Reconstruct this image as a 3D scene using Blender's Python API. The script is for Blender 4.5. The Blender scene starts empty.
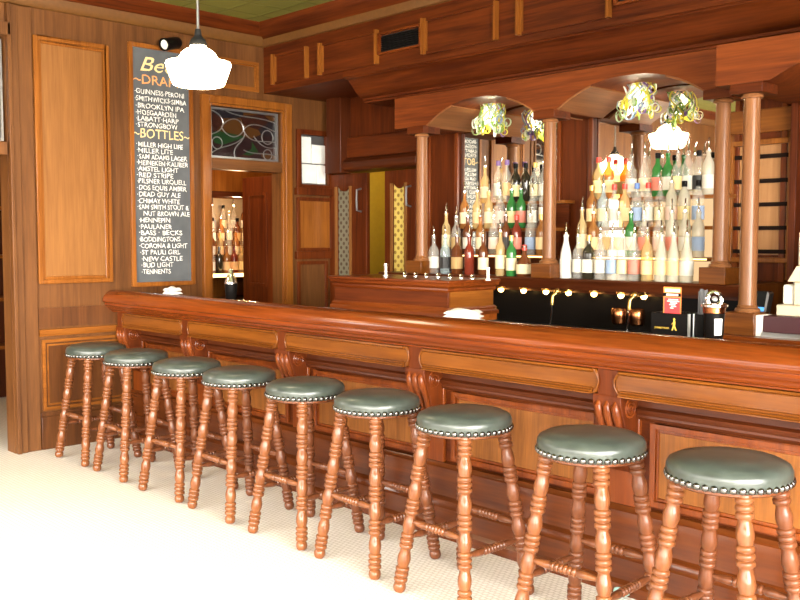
import bpy, bmesh, math, random
from mathutils import Vector, Matrix
random.seed(7)
R = math.radians
scene = bpy.context.scene
COL = scene.collection

# ------------------------------------------------------------------ camera model
FPX, CH = 930.0, 1.52
P_ = math.atan(60 / FPX)
A_ = math.atan(900 / math.hypot(FPX, 60))
CF = Vector((-math.cos(A_) * math.cos(P_), math.sin(A_) * math.cos(P_), -math.sin(P_)))
CR = Vector((math.sin(A_), math.cos(A_), 0))
CU = CR.cross(CF)
CAM = Vector((0, 0, CH))

def at(px, py, axis, val):
    """world point where the line of sight meets the plane axis=val"""
    r = CF + CR * ((px - 400) / FPX) + CU * ((300 - py) / FPX)
    return CAM + r * ((val - CAM[axis]) / r[axis])

# ------------------------------------------------------------------ materials
def newmat(name):
    m = bpy.data.materials.new(name); m.use_nodes = True
    nt = m.node_tree; nt.nodes.clear()
    out = nt.nodes.new('ShaderNodeOutputMaterial')
    return m, nt, out

def plain(name, col, rough=.5, metal=0, spec=.5, coat=0, noise=0, nscale=30, bump=0):
    m, nt, out = newmat(name)
    b = nt.nodes.new('ShaderNodeBsdfPrincipled')
    b.inputs['Base Color'].default_value = (*col, 1)
    b.inputs['Roughness'].default_value = rough
    b.inputs['Metallic'].default_value = metal
    b.inputs['Specular IOR Level'].default_value = spec
    b.inputs['Coat Weight'].default_value = coat
    if noise or bump:
        tc = nt.nodes.new('ShaderNodeTexCoord')
        n = nt.nodes.new('ShaderNodeTexNoise'); n.inputs['Scale'].default_value = nscale
        n.inputs['Detail'].default_value = 4
        nt.links.new(tc.outputs['Object'], n.inputs['Vector'])
        if noise:
            rp = nt.nodes.new('ShaderNodeValToRGB')
            rp.color_ramp.elements[0].position = .3; rp.color_ramp.elements[1].position = .7
            rp.color_ramp.elements[0].color = (*[c * (1 - noise) for c in col], 1)
            rp.color_ramp.elements[1].color = (*[min(1, c * (1 + noise)) for c in col], 1)
            nt.links.new(n.outputs['Fac'], rp.inputs['Fac'])
            nt.links.new(rp.outputs['Color'], b.inputs['Base Color'])
        if bump:
            bp = nt.nodes.new('ShaderNodeBump'); bp.inputs['Strength'].default_value = bump
            bp.inputs['Distance'].default_value = .004
            nt.links.new(n.outputs['Fac'], bp.inputs['Height'])
            nt.links.new(bp.outputs['Normal'], b.inputs['Normal'])
    nt.links.new(b.outputs['BSDF'], out.inputs['Surface'])
    return m

def emit(name, col, strength):
    m, nt, out = newmat(name)
    e = nt.nodes.new('ShaderNodeEmission')
    e.inputs['Color'].default_value = (*col, 1); e.inputs['Strength'].default_value = strength
    nt.links.new(e.outputs[0], out.inputs['Surface'])
    return m

def glow_glass(name, col, strength):
    m, nt, out = newmat(name)
    e = nt.nodes.new('ShaderNodeEmission'); e.inputs['Color'].default_value = (*col, 1); e.inputs['Strength'].default_value = strength
    t = nt.nodes.new('ShaderNodeBsdfTransparent'); mx = nt.nodes.new('ShaderNodeMixShader'); mx.inputs[0].default_value = .4
    nt.links.new(t.outputs[0], mx.inputs[1]); nt.links.new(e.outputs[0], mx.inputs[2]); nt.links.new(mx.outputs[0], out.inputs['Surface'])
    return m

def wood(name, dark, light, axis='z', rough=.35, coat=.25, freq=1.0, bump=.06, spec=.22):
    m, nt, out = newmat(name)
    N = nt.nodes.new; L = nt.links.new
    tc = N('ShaderNodeTexCoord'); mp = N('ShaderNodeMapping')
    s = {'x': (.5, 9, 9), 'y': (9, .5, 9), 'z': (9, 9, .5)}[axis]
    mp.inputs['Scale'].default_value = [q * freq for q in s]
    L(tc.outputs['Object'], mp.inputs['Vector'])
    n1 = N('ShaderNodeTexNoise'); n1.inputs['Scale'].default_value = 1.3; n1.inputs['Detail'].default_value = 6
    n1.inputs['Roughness'].default_value = .6; n1.inputs['Distortion'].default_value = 1.1
    L(mp.outputs[0], n1.inputs['Vector'])
    n2 = N('ShaderNodeTexNoise'); n2.inputs['Scale'].default_value = 9; n2.inputs['Detail'].default_value = 3
    L(mp.outputs[0], n2.inputs['Vector'])
    n3 = N('ShaderNodeTexNoise'); n3.inputs['Scale'].default_value = .9; n3.inputs['Detail'].default_value = 2
    L(tc.outputs['Object'], n3.inputs['Vector'])
    mx = N('ShaderNodeMix'); mx.data_type = 'FLOAT'; mx.inputs[0].default_value = .35
    L(n1.outputs['Fac'], mx.inputs[2]); L(n2.outputs['Fac'], mx.inputs[3])
    mx2 = N('ShaderNodeMix'); mx2.data_type = 'FLOAT'; mx2.inputs[0].default_value = .25
    L(mx.outputs[0], mx2.inputs[2]); L(n3.outputs['Fac'], mx2.inputs[3])
    rp = N('ShaderNodeValToRGB')
    rp.color_ramp.elements[0].position = .38; rp.color_ramp.elements[1].position = .61
    rp.color_ramp.elements[0].color = (*dark, 1); rp.color_ramp.elements[1].color = (*light, 1)
    L(mx2.outputs[0], rp.inputs['Fac'])
    b = N('ShaderNodeBsdfPrincipled')
    b.inputs['Roughness'].default_value = rough; b.inputs['Specular IOR Level'].default_value = spec
    b.inputs['Coat Weight'].default_value = coat; b.inputs['Coat Roughness'].default_value = .15
    L(rp.outputs['Color'], b.inputs['Base Color'])
    bp = N('ShaderNodeBump'); bp.inputs['Strength'].default_value = bump; bp.inputs['Distance'].default_value = .002
    L(n2.outputs['Fac'], bp.inputs['Height']); L(bp.outputs['Normal'], b.inputs['Normal'])
    L(b.outputs['BSDF'], out.inputs['Surface'])
    return m

def glassy(name, tint, body=.35, rough=.08):
    m, nt, out = newmat(name)
    N = nt.nodes.new; L = nt.links.new
    t = N('ShaderNodeBsdfTransparent'); t.inputs['Color'].default_value = (*tint, 1)
    b = N('ShaderNodeBsdfPrincipled'); b.inputs['Base Color'].default_value = (*tint, 1)
    b.inputs['Roughness'].default_value = rough; b.inputs['Coat Weight'].default_value = .6
    mx = N('ShaderNodeMixShader'); mx.inputs[0].default_value = body
    L(t.outputs[0], mx.inputs[1]); L(b.outputs['BSDF'], mx.inputs[2]); L(mx.outputs[0], out.inputs['Surface'])
    return m

W = {}
for ax in 'xyz':
    W['red' + ax] = wood('mahogany_' + ax, (.045, .0072, .0011), (.122, .024, .0033), ax, .48, .02, spec=.16)
    W['bar' + ax] = wood('bar_wood_' + ax, (.072, .012, .0018), (.185, .040, .0055), ax, .3, .12)
    W['org' + ax] = wood('amber_wood_' + ax, (.135, .038, .005), (.26, .086, .0125), ax, .35, .08)
    W['wal' + ax] = wood('walnut_panel_' + ax, (.072, .025, .0062), (.145, .055, .0150), ax, .48, .04)
    W['lit' + ax] = wood('veneer_' + ax, (.165, .064, .0165), (.25, .106, .029), ax, .45, .05)
    W['bod' + ax] = wood('body_veneer_' + ax, (.10, .030, .005), (.24, .084, .017), ax, .42, .05, 1.5)
    W['col' + ax] = wood('column_wood_' + ax, (.17, .066, .023), (.27, .108, .040), ax, .35, .12)
    W['pan' + ax] = wood('rack_veneer_' + ax, (.34, .16, .06), (.44, .22, .09), ax, .45, .05)
    W['drk' + ax] = wood('dark_mahogany_' + ax, (.035, .007, .0015), (.085, .018, .004), ax, .4, .05)
W['arcx'] = wood('arch_wood', (.075, .0125, .0018), (.19, .041, .0056), 'x', .55, 0)
W['rail'] = wood('arm_rail_wood', (.065, .0108, .0014), (.19, .039, .0052), 'x', .2, .35)
W['frz'] = wood('frieze_wood', (.08, .021, .0025), (.185, .055, .0068), 'x', .28, .15)
W['dad'] = wood('dado_wood', (.05, .016, .005), (.115, .040, .011), 'z', .4, .05)
W['pli'] = wood('plinth_wood', (.045, .009, .002), (.11, .026, .005), 'x', .25, .2)
W['edge'] = wood('polished_edge', (.075, .012, .002), (.19, .038, .006), 'x', .2, .3)
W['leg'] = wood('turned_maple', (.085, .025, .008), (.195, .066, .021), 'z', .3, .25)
W['leg_shade'] = wood('turned_maple_shaded', (.075, .021, .007), (.15, .047, .017), 'z', .32, .25)  # copy of the leg wood with shade put into its colour
W['top'] = wood('bar_top_varnish', (.19, .042, .005), (.35, .088, .012), 'x', .3, .2)
M = dict(
    leather=plain('green_grey_leather', (.042, .052, .044), .3, noise=.28, nscale=14, bump=.25),
    nail=plain('nickel_nailhead', (.16, .155, .15), .25, metal=1),
    chrome=plain('chrome', (.8, .8, .78), .12, metal=1),
    black=plain('black_gloss', (.006, .005, .0045), .35, spec=.07),
    blackm=plain('black_matte', (.015, .015, .015), .7, spec=.15),
    copper=plain('copper', (.32, .12, .045), .22, metal=1),
    brass=plain('brass', (.6, .38, .12), .3, metal=1),
    white=plain('white_cloth', (.85, .84, .8), .8, noise=.06),
    paper=plain('white_paper', (.8, .78, .72), .7),
    beige=plain('beige_plastic', (.62, .52, .38), .45),
    beiged=plain('beige_shadow_slot', (.16, .11, .07), .6),
    maroon=plain('maroon_metal', (.06, .018, .022), .4),
    silver=plain('silver_trim', (.6, .6, .58), .3, metal=1),
    slate=plain('slate_board', (.075, .08, .085), .75, noise=.2, nscale=6),
    chalk=plain('white_chalk', (.78, .77, .72), .9),
    chalko=plain('orange_chalk', (.70, .30, .10), .9),
    chalky=plain('yellow_chalk', (.74, .55, .26), .9),
    yellow=plain('mustard_plaster', (.36, .23, .006), .8, noise=.05),
    red=plain('red_card', (.75, .04, .045), .5),
    orange=plain('orange_card', (.85, .25, .05), .5),
    gold=plain('gold_print', (.85, .55, .08), .5),
    grey=plain('grey_metal', (.3, .3, .3), .35, metal=.8),
    tan=plain('crown_gold', (.115, .044, .0065), .5, noise=.1),
    teal=plain('teal_paper', (.25, .42, .38), .7, noise=.4, nscale=60),
    bulb=emit('warm_bulb', (1, .56, .15), 16),
    shade=emit('lit_opal_glass', (1, .80, .52), 14),
    stepl=emit('step_light', (1, .62, .22), 4),
    cupl=glow_glass('lit_glass_cup', (1, .90, .66), 2.6),
    glow=emit('glowing_acrylic', (1, .66, .34), .55),
    bluescreen=emit('lit_blue_screen', (.12, .42, 1), 1.0),
    rack=plain('rack_slot', (.012, .006, .004), .9, spec=.1),
    tile=plain('white_glazed_tile', (.78, .79, .75), .3, noise=.05, nscale=20),
)

def floor_mat():
    m, nt, out = newmat('mosaic_floor')
    N = nt.nodes.new; L = nt.links.new
    tc = N('ShaderNodeTexCoord')
    br = N('ShaderNodeTexBrick'); br.inputs['Scale'].default_value = 1
    br.inputs['Brick Width'].default_value = .028; br.inputs['Row Height'].default_value = .025
    br.inputs['Mortar Size'].default_value = .003; br.inputs['Mortar Smooth'].default_value = .4
    br.inputs['Color1'].default_value = (.78, .75, .68, 1); br.inputs['Color2'].default_value = (.83, .80, .74, 1)
    br.inputs['Mortar'].default_value = (.55, .51, .44, 1)
    L(tc.outputs['Object'], br.inputs['Vector'])
    n = N('ShaderNodeTexNoise'); n.inputs['Scale'].default_value = 1.2; n.inputs['Detail'].default_value = 5
    L(tc.outputs['Object'], n.inputs['Vector'])
    mx = N('ShaderNodeMix'); mx.data_type = 'RGBA'; mx.blend_type = 'MULTIPLY'; mx.inputs[0].default_value = .15
    rp = N('ShaderNodeValToRGB'); rp.color_ramp.elements[0].color = (.8, .68, .52, 1); rp.color_ramp.elements[1].position = .55
    L(n.outputs['Fac'], rp.inputs['Fac'])
    L(br.outputs['Color'], mx.inputs[6]); L(rp.outputs['Color'], mx.inputs[7])
    b = N('ShaderNodeBsdfPrincipled'); b.inputs['Roughness'].default_value = .35
    L(mx.outputs[2], b.inputs['Base Color'])
    L(b.outputs['BSDF'], out.inputs['Surface'])
    return m
M['floor'] = floor_mat()

def ceiling_mat():
    m, nt, out = newmat('green_tin_ceiling')
    N = nt.nodes.new; L = nt.links.new
    tc = N('ShaderNodeTexCoord')
    br = N('ShaderNodeTexBrick'); br.offset = 0; br.inputs['Scale'].default_value = 1
    br.inputs['Brick Width'].default_value = .3; br.inputs['Row Height'].default_value = .3
    br.inputs['Mortar Size'].default_value = .02; br.inputs['Mortar Smooth'].default_value = .6
    br.inputs['Color1'].default_value = (.17, .175, .035, 1); br.inputs['Color2'].default_value = (.19, .19, .035, 1)
    br.inputs['Mortar'].default_value = (.145, .15, .028, 1)
    L(tc.outputs['Object'], br.inputs['Vector'])
    b = N('ShaderNodeBsdfPrincipled'); b.inputs['Roughness'].default_value = .5
    L(br.outputs['Color'], b.inputs['Base Color'])
    bp = N('ShaderNodeBump'); bp.inputs['Strength'].default_value = .5; bp.inputs['Distance'].default_value = .01
    L(br.outputs['Fac'], bp.inputs['Height']); L(bp.outputs['Normal'], b.inputs['Normal'])
    L(b.outputs['BSDF'], out.inputs['Surface'])
    return m
M['ceil'] = ceiling_mat()

def mirror_mat():
    m, nt, out = newmat('mirror_glass')
    b = nt.nodes.new('ShaderNodeBsdfPrincipled')
    b.inputs['Base Color'].default_value = (.86, .84, .78, 1); b.inputs['Metallic'].default_value = 1
    b.inputs['Roughness'].default_value = .02
    nt.links.new(b.outputs['BSDF'], out.inputs['Surface'])
    return m
M['mirror'] = mirror_mat()

def stained_mat():
    m, nt, out = newmat('stained_glass')
    N = nt.nodes.new; L = nt.links.new
    tc = N('ShaderNodeTexCoord')
    mp = N('ShaderNodeMapping'); mp.inputs['Scale'].default_value = (1, 4.2, 9)
    L(tc.outputs['Object'], mp.inputs['Vector'])
    ns = N('ShaderNodeTexNoise'); ns.inputs['Scale'].default_value = .5
    L(mp.outputs[0], ns.inputs['Vector'])
    v = N('ShaderNodeTexVoronoi'); v.inputs['Scale'].default_value = 1.0
    L(mp.outputs[0], v.inputs['Vector'])
    sp = N('ShaderNodeSeparateColor'); L(v.outputs['Color'], sp.inputs[0])
    rp = N('ShaderNodeValToRGB'); cr = rp.color_ramp; cr.interpolation = 'CONSTANT'
    cols = [(0, (.016, .008, .008)), (.3, (.05, .02, .006)), (.55, (.010, .028, .010)), (.68, (.026, .009, .006)), (.85, (.012, .010, .012))]
    cr.elements[0].color = (*cols[0][1], 1)
    cr.elements[1].position = cols[1][0]; cr.elements[1].color = (*cols[1][1], 1)
    for p, c in cols[2:]:
        e = cr.elements.new(p); e.color = (*c, 1)
    L(sp.outputs[0], rp.inputs['Fac'])
    b = N('ShaderNodeBsdfPrincipled'); b.inputs['Roughness'].default_value = .12
    L(rp.outputs['Color'], b.inputs['Base Color'])
    L(b.outputs['BSDF'], out.inputs['Surface'])
    return m
M['stained'] = stained_mat()

def lattice_mat(name, base, dot):
    m, nt, out = newmat(name)
    N = nt.nodes.new; L = nt.links.new
    tc = N('ShaderNodeTexCoord')
    mp = N('ShaderNodeMapping'); mp.inputs['Rotation'].default_value = (0, R(45), 0); mp.inputs['Scale'].default_value = (19, 1, 19)
    L(tc.outputs['Object'], mp.inputs['Vector'])
    v = N('ShaderNodeTexVoronoi'); v.inputs['Scale'].default_value = 1; v.inputs['Randomness'].default_value = 0
    v.voronoi_dimensions = '3D'
    sx = N('ShaderNodeSeparateXYZ'); L(mp.outputs[0], sx.inputs[0])
    cx = N('ShaderNodeCombineXYZ'); L(sx.outputs[0], cx.inputs[0]); L(sx.outputs[2], cx.inputs[2])
    L(cx.outputs[0], v.inputs['Vector'])
    rp = N('ShaderNodeValToRGB'); rp.color_ramp.elements[0].position = .26; rp.color_ramp.elements[1].position = .32
    rp.color_ramp.elements[0].color = (*dot, 1); rp.color_ramp.elements[1].color = (*base, 1)
    L(v.outputs['Distance'], rp.inputs['Fac'])
    b = N('ShaderNodeBsdfPrincipled'); b.inputs['Roughness'].default_value = .3
    L(rp.outputs['Color'], b.inputs['Base Color'])
    L(b.outputs['BSDF'], out.inputs['Surface'])
    return m
M['lat1'] = lattice_mat('etched_glass_grey', (.17, .16, .11), (.06, .03, .012))
M['lat2'] = lattice_mat('etched_glass_yellow', (.66, .50, .13), (.26, .15, .03))

# ------------------------------------------------------------------ mesh building
class MB:
    def __init__(s): s.v = []; s.f = []
    def add(s, vs, fs):
        o = len(s.v); s.v += [tuple(q) for q in vs]; s.f += [tuple(i + o for i in f) for f in fs]; return s
    def box(s, x0, x1, y0, y1, z0, z1):
        if x0 > x1: x0, x1 = x1, x0
        if y0 > y1: y0, y1 = y1, y0
        if z0 > z1: z0, z1 = z1, z0
        v = [(x, y, z) for z in (z0, z1) for y in (y0, y1) for x in (x0, x1)]
        return s.add(v, [(0, 2, 3, 1), (4, 5, 7, 6), (0, 1, 5, 4), (2, 6, 7, 3), (0, 4, 6, 2), (1, 3, 7, 5)])
    def prism(s, prof, axis, a, b):
        n = len(prof)
        def mk(p, t): return {'x': (t, p[0], p[1]), 'y': (p[0], t, p[1]), 'z': (p[0], p[1], t)}[axis]
        v = [mk(p, a) for p in prof] + [mk(p, b) for p in prof]
        f = [tuple(range(n)), tuple(range(2 * n - 1, n - 1, -1))] + [(i, (i + 1) % n, n + (i + 1) % n, n + i) for i in range(n)]
        return s.add(v, f)
    def lathe(s, prof, seg=20, mat=None, sx=1, sy=1):
        v = []; f = []
        n = len(prof)
        for (r, z) in prof:
            for k in range(seg):
                a = 2 * math.pi * k / seg
                p = Vector((r * math.cos(a) * sx, r * math.sin(a) * sy, z))
                v.append(mat @ p if mat else p)
        for i in range(n - 1):
            for k in range(seg):
                k2 = (k + 1) % seg
                f.append((i * seg + k, i * seg + k2, (i + 1) * seg + k2, (i + 1) * seg + k))
        if prof[0][0] > 1e-5: f.append(tuple(reversed(range(seg))))
        if prof[-1][0] > 1e-5: f.append(tuple((n - 1) * seg + k for k in range(seg)))
        return s.add(v, f)
    def tube(s, pts, r, seg=8):
        pts = [Vector(p) for p in pts]; n = len(pts)
        v = []; f = []; up = None
        for i, p in enumerate(pts):
            t = (pts[min(i + 1, n - 1)] - pts[max(i - 1, 0)]).normalized()
            if up is None:
                up = Vector((0, 0, 1)) if abs(t.z) < .9 else Vector((1, 0, 0))
            a = t.cross(up)
            if a.length < 1e-5: a = t.cross(Vector((0, 1, .3)))
            a.normalize(); b = a.cross(t).normalized(); up = b
            rr = r[i] if isinstance(r, (list, tuple)) else r
            for k in range(seg):
                q = 2 * math.pi * k / seg
                v.append(p + a * math.cos(q) * rr + b * math.sin(q) * rr)
        for i in range(n - 1):
            for k in range(seg):
                k2 = (k + 1) % seg
                f.append((i * seg + k, i * seg + k2, (i + 1) * seg + k2, (i + 1) * seg + k))
        f.append(tuple(reversed(range(seg)))); f.append(tuple((n - 1) * seg + k for k in range(seg)))
        return s.add(v, f)
    def strip(s, pts, w, th=.0012):
        """flat ribbon through pts; w = width vector"""
        pts = [Vector(p) for p in pts]; w = Vector(w); n = len(pts); v = []; f = []
        for i, p in enumerate(pts):
            t = (pts[min(i + 1, n - 1)] - pts[max(i - 1, 0)]).normalized()
            nn = t.cross(w).normalized() * th
            v += [p - w - nn, p + w - nn, p + w + nn, p - w + nn]
        for i in range(n - 1):
            for k in range(4):
                f.append((i * 4 + k, i * 4 + (k + 1) % 4, i * 4 + 4 + (k + 1) % 4, i * 4 + 4 + k))
        f += [(3, 2, 1, 0), tuple(4 * (n - 1) + k for k in range(4))]
        return s.add(v, f)
    def ico(s, c, r, seg=8, rings=5, sc=(1, 1, 1), half=False):
        pr = []
        a0 = 0 if half else -math.pi / 2
        for i in range(rings + 1):
            a = a0 + (math.pi / 2 - a0) * i / rings
            pr.append((max(0.0, r * math.cos(a)) if i < rings and (half or i > 0) else 0, r * math.sin(a)))
        mt = Matrix.Translation(c) @ Matrix.Diagonal((*sc, 1))
        return s.lathe(pr, seg, mt)
    def build(s, name, mat, parent=None, bevel=0, angle=35, flat=False):
        me = bpy.data.meshes.new(name)
        off = Vector((0, 0, 0))
        if parent is not None:
            p = parent
            while p is not None:
                off += p.location; p = p.parent
        me.from_pydata([tuple(Vector(q) - off) for q in s.v], [], s.f)
        bm = bmesh.new(); bm.from_mesh(me)
        bmesh.ops.remove_doubles(bm, verts=bm.verts, dist=1e-6)
        bmesh.ops.recalc_face_normals(bm, faces=bm.faces)
        bm.to_mesh(me); bm.free()
        if not flat:
            me.shade_smooth()
            me.set_sharp_from_angle(angle=R(angle))
        me.materials.append(mat)
        o = bpy.data.objects.new(name, me); COL.objects.link(o)
        if parent is not None: o.parent = parent
        if bevel:
            b = o.modifiers.new('Bevel', 'BEVEL'); b.width = bevel; b.segments = 2; b.limit_method = 'ANGLE'; b.angle_limit = R(40)
        return o

def tag(o, label=None, cat=None, group=None, kind=None):
    if label: o['label'] = label
    if cat: o['category'] = cat
    if group: o['group'] = group
    if kind: o['kind'] = kind
    return o

def empty(name, loc, label=None, cat=None, group=None, kind=None):
    o = bpy.data.objects.new(name, None); COL.objects.link(o); o.location = loc
    o.empty_display_size = .1
    return tag(o, label, cat, group, kind)

def copy_tree(o, parent=None):
    c = o.copy(); COL.objects.link(c); c.parent = parent
    for ch in [q for q in o.children]:
        copy_tree(ch, c)
    return c

def struct(name, mb, mat, label, cat, bevel=0, **k):
    return tag(mb.build(name, mat, None, bevel, **k), label, cat, kind='structure')

def frame(mb, axis, off, th, a0, a1, z0, z1, w):
    """rectangular moulding frame on plane axis=off, thickness th (signed), member width w"""
    def bx(p0, p1, q0, q1):
        if axis == 'x': mb.box(off, off + th, p0, p1, q0, q1)
        else: mb.box(p0, p1, off, off + th, q0, q1)
    bx(a0, a0 + w, z0, z1); bx(a1 - w, a1, z0, z1); bx(a0 + w, a1 - w, z0, z0 + w); bx(a0 + w, a1 - w, z1 - w, z1)
    return mb

# ------------------------------------------------------------------ room shell
XW = -6.61      # inner face of the left wall
YB = 5.56       # inner face of the back wall
XR, YF = 2.6, -2.6
ZC = 3.33
struct('floor', MB().box(-9.3, XR + .2, YF - .2, 7.3, -.1, 0), M['floor'], 'pale mosaic tile floor in front of the bar', 'floor')
struct('ceiling', MB().box(-9.3, XR + .2, YF - .2, 7.3, ZC, ZC + .1), M['ceil'], 'green pressed tin ceiling above the bar', 'ceiling')

# left wall with its openings
lw = MB(); T = XW - .14
def seg(y0, y1, z0, z1): lw.box(T, XW, y0, y1, z0, z1)
seg(YF, -2.35, 0, ZC)
seg(-2.35, -1.15, 0, .9); seg(-2.35, -1.15, 2.2, ZC)
seg(-1.15, .35, 0, ZC)
seg(.35, 1.02, 0, 1.0); seg(.35, 1.02, 2.45, ZC)
seg(1.02, 1.62, 0, ZC)
seg(1.62, 2.575, 2.12, 2.19); seg(1.62, 2.575, 2.93, ZC)
seg(2.575, 4.22, 0, ZC)
seg(4.22, 4.94, 2.13, 2.19); seg(4.22, 4.94, 2.63, ZC)
seg(4.94, 5.15, 0, ZC)
seg(5.15, 5.48, 0, 2.02); seg(5.15, 5.48, 2.46, ZC)
seg(5.48, YB + .14, 0, ZC)
struct('wall_left', lw, W['walz'], 'walnut panelled end wall with chalkboard and doorways', 'wall')
# back wall with the opening of the swing doors
YD = 5.46
bw = MB()
bw.box(-5.40, XR + .2, YB, YB + .14, 0, ZC); bw.box(T, -5.40, YD, YB + .14, 2.13, ZC)
struct('wall_back', bw, W['redz'], 'mahogany wall behind the bar', 'wall')
# street side: wall with wide windows, and the right-hand end
fw = MB()
for a, b in ((-6.75, -5.9), (-3.5, -3.2), (-.8, -.5), (1.9, XR + .2)): fw.box(a, b, YF - .14, YF, 0, ZC)
for a, b in ((-5.9, -3.5), (-3.2, -.8), (-.5, 1.9)):
    fw.box(a, b, YF - .14, YF, 0, .55); fw.box(a, b, YF - .14, YF, 2.6, ZC)
struct('wall_front', fw, W['walz'], 'street side wall with shop windows', 'wall')
rw = MB()
rw.box(XR, XR + .14, YF, -2.2, 0, ZC); rw.box(XR, XR + .14, 2.6, YB + .14, 0, ZC); rw.box(XR, XR + .14, -2.2, 2.6, 0, .5); rw.box(XR, XR + .14, -2.2, 2.6, 2.95, ZC)
struct('wall_right', rw, W['walz'], 'end wall with shop window', 'wall')
for i, (a, b) in enumerate(((-5.9, -3.5), (-3.2, -.8), (-.5, 1.9))):
    m = MB(); frame(m, 'y', YF - .1, .06, a, b, .55, 2.6, .06); m.box((a + b) / 2 - .025, (a + b) / 2 + .025, YF - .1, YF - .04, .61, 2.54)
    struct('window_%d' % (i + 4), m, W['drkz'], 'wooden shop window frame on the street side', 'window')
m = MB(); frame(m, 'x', XR + .04, .06, -2.2, 2.6, .5, 2.95, .06); m.box(XR + .04, XR + .1, .17, .23, .56, 2.89)
struct('window_7', m, W['drkz'], 'wooden shop window frame in the end wall', 'window')
m = MB(); frame(m, 'x', XW - .1, .06, .35, 1.02, 1.0, 2.45, .045)
struct('window_8', m, W['drkz'], 'narrow bright window in the panelled wall', 'window')
m = MB(); frame(m, 'x', XW - .1, .06, -2.35, -1.15, .9, 2.2, .045)
struct('window_9', m, W['drkz'], 'wide bright window in the panelled wall', 'window')

# soffit over the back bar: upper fascia
YS = 4.76
sf = MB(); sf.box(XW, XR, YS, YB, 2.77, ZC)
struct('trim_1', sf, W['redx'], 'mahogany soffit fascia above the back bar', 'soffit', bevel=.004)
# stepped cornice under the fascia
XC = -5.54
prof = [(4.735, 2.80), (4.735, 2.772), (4.755, 2.768)]
for k in range(13):
    t = k / 12; prof.append((4.76 + .17 * t, 2.762 - .125 * (.5 - .5 * math.cos(math.pi * t))))
prof += [(4.945, 2.632), (4.945, 2.615), (4.965, 2.612), (4.965, 2.598), (5.54, 2.598), (5.54, 2.80)]
struct('trim_2', MB().prism(prof, 'x', XC, XR), W['redx'], 'stepped mahogany cornice below the soffit fascia', 'cornice')
# crown mouldings
cr = MB()
cr.prism([(YS, 3.20), (YS - .03, 3.21), (YS - .05, 3.235), (YS - .1, 3.265), (YS - .125, 3.30), (YS - .14, ZC), (YS, ZC)], 'x', XW, XR)
struct('trim_3', cr, W['redx'], 'red brown crown moulding along the soffit top', 'crown moulding')
cr = MB(); cr.prism([(YS, 3.155), (YS - .02, 3.16), (YS - .035, 3.19), (YS - .04, 3.215), (YS, 3.215)], 'x', XW, XR)
struct('trim_4', cr, M['tan'], 'golden bed moulding along the soffit top', 'crown moulding')
cr = MB(); cr.prism([(XW, 3.22), (XW + .04, 3.23), (XW + .06, 3.25), (XW + .1, 3.275), (XW + .125, 3.305), (XW + .14, ZC), (XW, ZC)], 'y', YF, YS)
struct('trim_5', cr, W['redy'], 'red brown crown moulding along the panelled wall', 'crown moulding')
cr = MB(); cr.prism([(XW, 3.155), (XW + .02, 3.16), (XW + .045, 3.19), (XW + .05, 3.235), (XW, 3.235)], 'y', YF, YS)
struct('trim_6', cr, M['tan'], 'golden bed moulding along the panelled wall', 'crown moulding')

# fascia panel mouldings and vents
fm = MB(); fv = MB()
def fx(px, py): return at(px, py, 1, YS).x
zt, zb = 3.075, 2.825
edges = [(fx(274, 75), fx(309, 65)), (fx(321, 65), fx(379, 50)), (fx(424, 40), fx(499, 20)), (fx(519, 20), fx(612, 10)), (-2.55, -1.4), (-1.2, 0.2)]
for a, b in edges:
    for q0_, q1_, th_ in ((a, a + .016, .04), (b - .016, b, .04), (a + .016, a + .034, .022), (b - .034, b - .016, .022)): fv.box(q0_, q1_, YS - th_, YS, zb, zt)
    fm.box(a + .034, b - .034, YS - .016, YS, zb, zb + .02); fm.box(a + .034, b - .034, YS - .016, YS, zt - .02, zt)
struct('trim_7', fm, W['redx'], 'raised panel mouldings on the soffit fascia', 'moulding')
struct('trim_25', fv, W['orgz'], 'upright mouldings on the soffit fascia, side light painted in amber', 'moulding')  # amber tone puts the light on the side faces into the colour
def vent(x0, x1, z0, z1, label):
    v = empty('air_vent', ((x0 + x1) / 2, YS, (z0 + z1) / 2), label, 'vent', 'vents in the soffit fascia')
    MB().box(x0 + .02, x1 - .02, YS - .004, YS, z0 + .02, z1 - .02).build('backing', M['blackm'], v)
    frame(MB(), 'y', YS - .03, .03, x0, x1, z0, z1, .016).build('frame', W['barx'], v, .002)
    m = MB()
    for i in range(7):
        z = z0 + .035 + (z1 - z0 - .07) * i / 6
        m.prism([(YS - .016, z - .004), (YS - .014, z - .006), (YS - .004, z + .006), (YS - .006, z + .008)], 'x', x0 + .024, x1 - .024)
    m.build('louvre', M['black'], v)
    return v
vent(fx(380, 50), fx(423, 45), 2.885, 3.045, 'dark louvred air vent in the fascia above the swing doors')
vent(fx(616, 5), fx(690, 5), 2.885, 3.045, 'dark louvred air vent cut off by the top edge of the photo')

# ------------------------------------------------------------------ left wall joinery
def wy(px, py): return at(px, py, 0, XW).y
# tall panel
m = MB(); frame(m, 'x', XW, .03, 2.765, 3.335, 1.205, 2.965, .03); frame(m, 'x', XW, .018, 2.795, 3.305, 1.235, 2.935, .022)
struct('trim_8', m, W['orgz'], 'moulding frame of the tall walnut wall panel', 'moulding', bevel=.004)
struct('trim_9', MB().box(XW, XW + .008, 2.815, 3.285, 1.255, 2.915), W['litz'], 'tall veneered wall panel left of the chalkboard', 'wall panel')
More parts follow.
